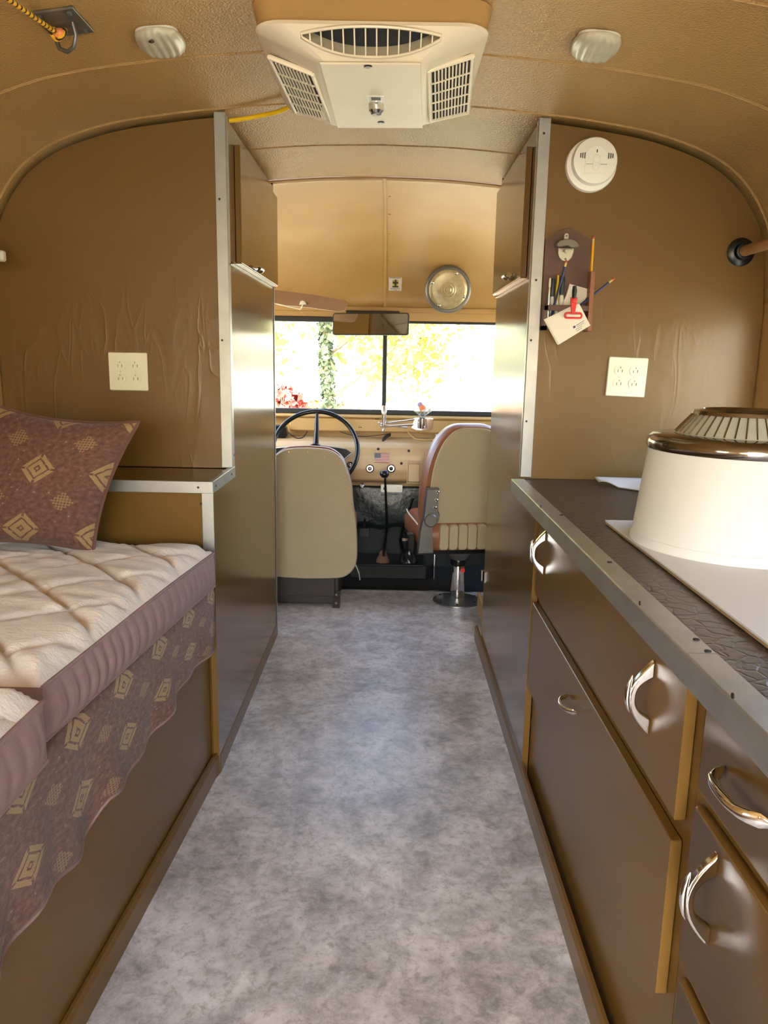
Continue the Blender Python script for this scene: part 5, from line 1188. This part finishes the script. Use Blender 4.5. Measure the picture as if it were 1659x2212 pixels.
# grab pole and rail in front of the passenger seat
gp_ = thing('grab_rail', 'chrome upright grab pole with a tan rail before the passenger seat', 'rail', (0.285, 4.30, 0.0))
p = at(947, 942, y=4.33)
mb().tube([(p.x, 4.33, -0.003), (p.x, 4.33, p.z-0.01)], 0.0115, 14).build('pole', 'chrome', gp_, smooth=60)
mb().lathe([(0.017, -0.018), (0.019, -0.010), (0.019, 0.006), (0.015, 0.010)], p, 'z', 18).build('cap', 'alu', gp_, smooth=40)
mb().tube(spline([at(882, 934, y=4.49), at(892, 944, y=4.44), at(905, 950, y=4.38), at(945, 951, y=4.345), at(985, 950, y=4.34)], 5), 0.006, 8).build('rail', 'cab_tan', gp_, smooth=60)
# hose, black box and wires under the sill
hs_ = mb().tube(spline([at(842, 939, y=4.50), at(832, 945, y=4.47), at(827, 956, y=4.43), at(824.5, 961, y=4.41)], 6), 0.0095, 10).build('hose', 'black_rubber', smooth=60); tag(hs_, 'short curved black hose running from the sill to the dash', 'hose')
bxp = thing('defroster_box', 'black box with a thin wire at the sill behind the steering wheel', 'box', at(606, 948, y=4.46))
a, c = at(585, 919, y=4.44), at(620, 945, y=4.44)
mb().prism([(a.x, c.z), (c.x-0.012, c.z-0.004), (c.x, c.z+0.012), (c.x-0.005, a.z-0.012), (c.x-0.02, a.z), (a.x, a.z)], 4.44, 4.50, 'y', 0.004).build('case', 'black_gloss', bxp)
mb().tube(spline([at(622, 934, y=4.44), at(640, 946, y=4.44), at(655, 944, y=4.46), at(664, 931, y=4.498)], 6), 0.003, 6).build('wire', 'black_rubber', bxp, smooth=60)
wr_ = mb().tube(spline([at(735, 933, y=4.495), at(770, 942, y=4.485), at(810, 941, y=4.48), at(845, 936, y=4.49)], 6), 0.0022, 6).build('wire', 'black_rubber', smooth=60); tag(wr_, 'thin dark wire sagging under the windshield sill', 'wire')

# ---------------------------------------------------------------- outside
gr = mb().box(-70, 70, -60, 90, -1.05, -1.0).build('ground', 'grass_dry'); structure(gr)
def tree(x, y, h_, r_, lmat, label, nl, crown=(0.45, 1.0), cr=1.6, lean=0.0, name='tree', leaf=0.14, ivy=None, cat='tree', branches=7, seed=1, group=None):
    rnd = random.Random(seed); t_ = thing(name, label, cat, (x, y, -1.0), group=group)
    tr = [Vector((x+lean*k*k+0.06*math.sin(k*7+seed), y, -1.0+h_*k)) for k in [i/8 for i in range(9)]]
    b_ = mb().tube(tr, [r_*(1-0.75*i/8) for i in range(9)], 8); tips = []
    for k in range(branches):
        s_ = 0.35+0.6*k/branches; p0 = tr[int(s_*8)]; a = rnd.uniform(0, 2*PI); L_ = cr*(1.1-0.5*s_)
        p1 = p0+Vector((math.cos(a)*L_*0.5, math.sin(a)*L_*0.5, L_*0.35)); p2 = p0+Vector((math.cos(a)*L_, math.sin(a)*L_, L_*0.55+rnd.uniform(0, .4)))
        b_.tube([p0, p1, p2], [r_*0.35, r_*0.2, r_*0.06], 5); tips += [p1, p2, (p1+p2)/2]
    b_.build('trunk', 'bark', t_, smooth=60)
    tips += [tr[-1], tr[-2]]
    l_ = mb()
    for k in range(int(nl*1.8)):
        c_ = tips[rnd.randrange(len(tips))]; q_ = c_+Vector((rnd.gauss(0, cr*0.28), rnd.gauss(0, cr*0.28), rnd.gauss(0, cr*0.25)))
        d1_ = Vector((rnd.gauss(0, 1), rnd.gauss(0, 1), rnd.gauss(0, 1))).normalized()*leaf*rnd.uniform(.5, 1); d2_ = d1_.cross(Vector((rnd.gauss(0, 1), rnd.gauss(0, 1), rnd.gauss(0, 1)))).normalized()*leaf*0.45
        l_.add([q_-d1_, q_+d2_, q_+d1_, q_-d2_], [(0, 1, 2, 3)])
    cr_ = l_.build('foliage', lmat, t_); cr_['kind'] = 'stuff'
    if ivy:
        l_ = mb()
        for k in range(ivy):
            s_ = rnd.uniform(0.05, 0.85); p0 = tr[int(s_*8)]*(1-(s_*8 % 1))+tr[min(8, int(s_*8)+1)]*(s_*8 % 1); a = rnd.uniform(0, 2*PI); rr = r_*(1.0+abs(rnd.gauss(0, .35)))
            q_ = p0+Vector((math.cos(a)*rr, math.sin(a)*rr, 0)); d1_ = Vector((rnd.gauss(0, 1), rnd.gauss(0, 1), rnd.gauss(0, 1))).normalized()*0.045; d2_ = d1_.cross(Vector((math.cos(a), math.sin(a), 0.2))).normalized()*0.032
            l_.add([q_-d1_, q_+d2_, q_+d1_, q_-d2_], [(0, 1, 2, 3)])
        iv = l_.build('ivy', 'leaf_ivy', t_); iv['kind'] = 'stuff'
    return t_
tree(-1.05, 14.0, 6.0, 0.085, 'leaf_green', 'tree with an ivy-clad trunk standing past the windshield post', 900, cr=1.7, ivy=2600, seed=2, lean=-0.35)
tree(-3.9, 19.0, 7.5, 0.13, 'leaf_yellow', 'thin tree with yellow leaves above the red shrub', 1600, cr=2.1, seed=3)
tree(0.5, 20.0, 6.5, 0.11, 'leaf_yellow', 'bright yellow-leaved tree just past the centre post of the windshield', 2200, cr=1.7, seed=4)
tree(-2.3, 10.5, 4.6, 0.05, 'leaf_green', 'slender sapling between the ivy trunk and the yellow tree', 350, cr=0.9, seed=5)
tree(-0.55, 30.0, 9.0, 0.12, 'leaf_green', 'distant green tree behind the ivy-clad trunk', 1400, cr=2.4, seed=6)
tree(5.0, 24.0, 7.0, 0.12, 'leaf_orange', 'orange-leaved tree outside past the bright yellow one', 1300, cr=2.0, seed=8)
tree(-6.6, 28.0, 8.5, 0.16, 'leaf_orange', 'broad orange-leaved tree behind the thin yellow one', 2000, cr=2.6, seed=11)
def shrub(x, y, r_, hh, lmat, label, n_, seed):
    rnd = random.Random(seed); t_ = thing('shrub', label, 'shrub', (x, y, -1.0)); b_ = mb()
    for k in range(9):
        a = rnd.uniform(0, 2*PI); b_.tube([(x, y, -1.0), (x+math.cos(a)*r_*.4, y+math.sin(a)*r_*.4, -1+hh*.5), (x+math.cos(a)*r_*.7, y+math.sin(a)*r_*.7, -1+hh*.9)], [0.03, 0.02, 0.006], 5)
    b_.build('stems', 'bark', t_); l_ = mb()
    for k in range(n_):
        d_ = Vector((rnd.gauss(0, 1), rnd.gauss(0, 1), rnd.gauss(0, 1))).normalized()*rnd.uniform(.6, 1)
        q_ = Vector((x+d_.x*r_, y+d_.y*r_, -1+hh*0.52+d_.z*hh*0.48)); d1_ = Vector((rnd.gauss(0, 1), rnd.gauss(0, 1), rnd.gauss(0, 1))).normalized()*0.11; d2_ = d1_.cross(d_).normalized()*0.06
        l_.add([q_-d1_, q_+d2_, q_+d1_, q_-d2_], [(0, 1, 2, 3)])
    f_ = l_.build('foliage', lmat, t_); f_['kind'] = 'stuff'
shrub(-2.15, 15.0, 0.6, 1.75, 'leaf_red', 'round red-leaved shrub on the grass outside, in front of the yellow trees', 1500, 21)
shrub(-0.75, 17.5, 0.8, 1.1, 'leaf_orange', 'low orange shrub at the foot of the ivy tree', 900, 22)
shrub(-1.7, 20.0, 0.9, 1.2, 'leaf_orange', 'low orange shrub behind the slender sapling', 900, 23)
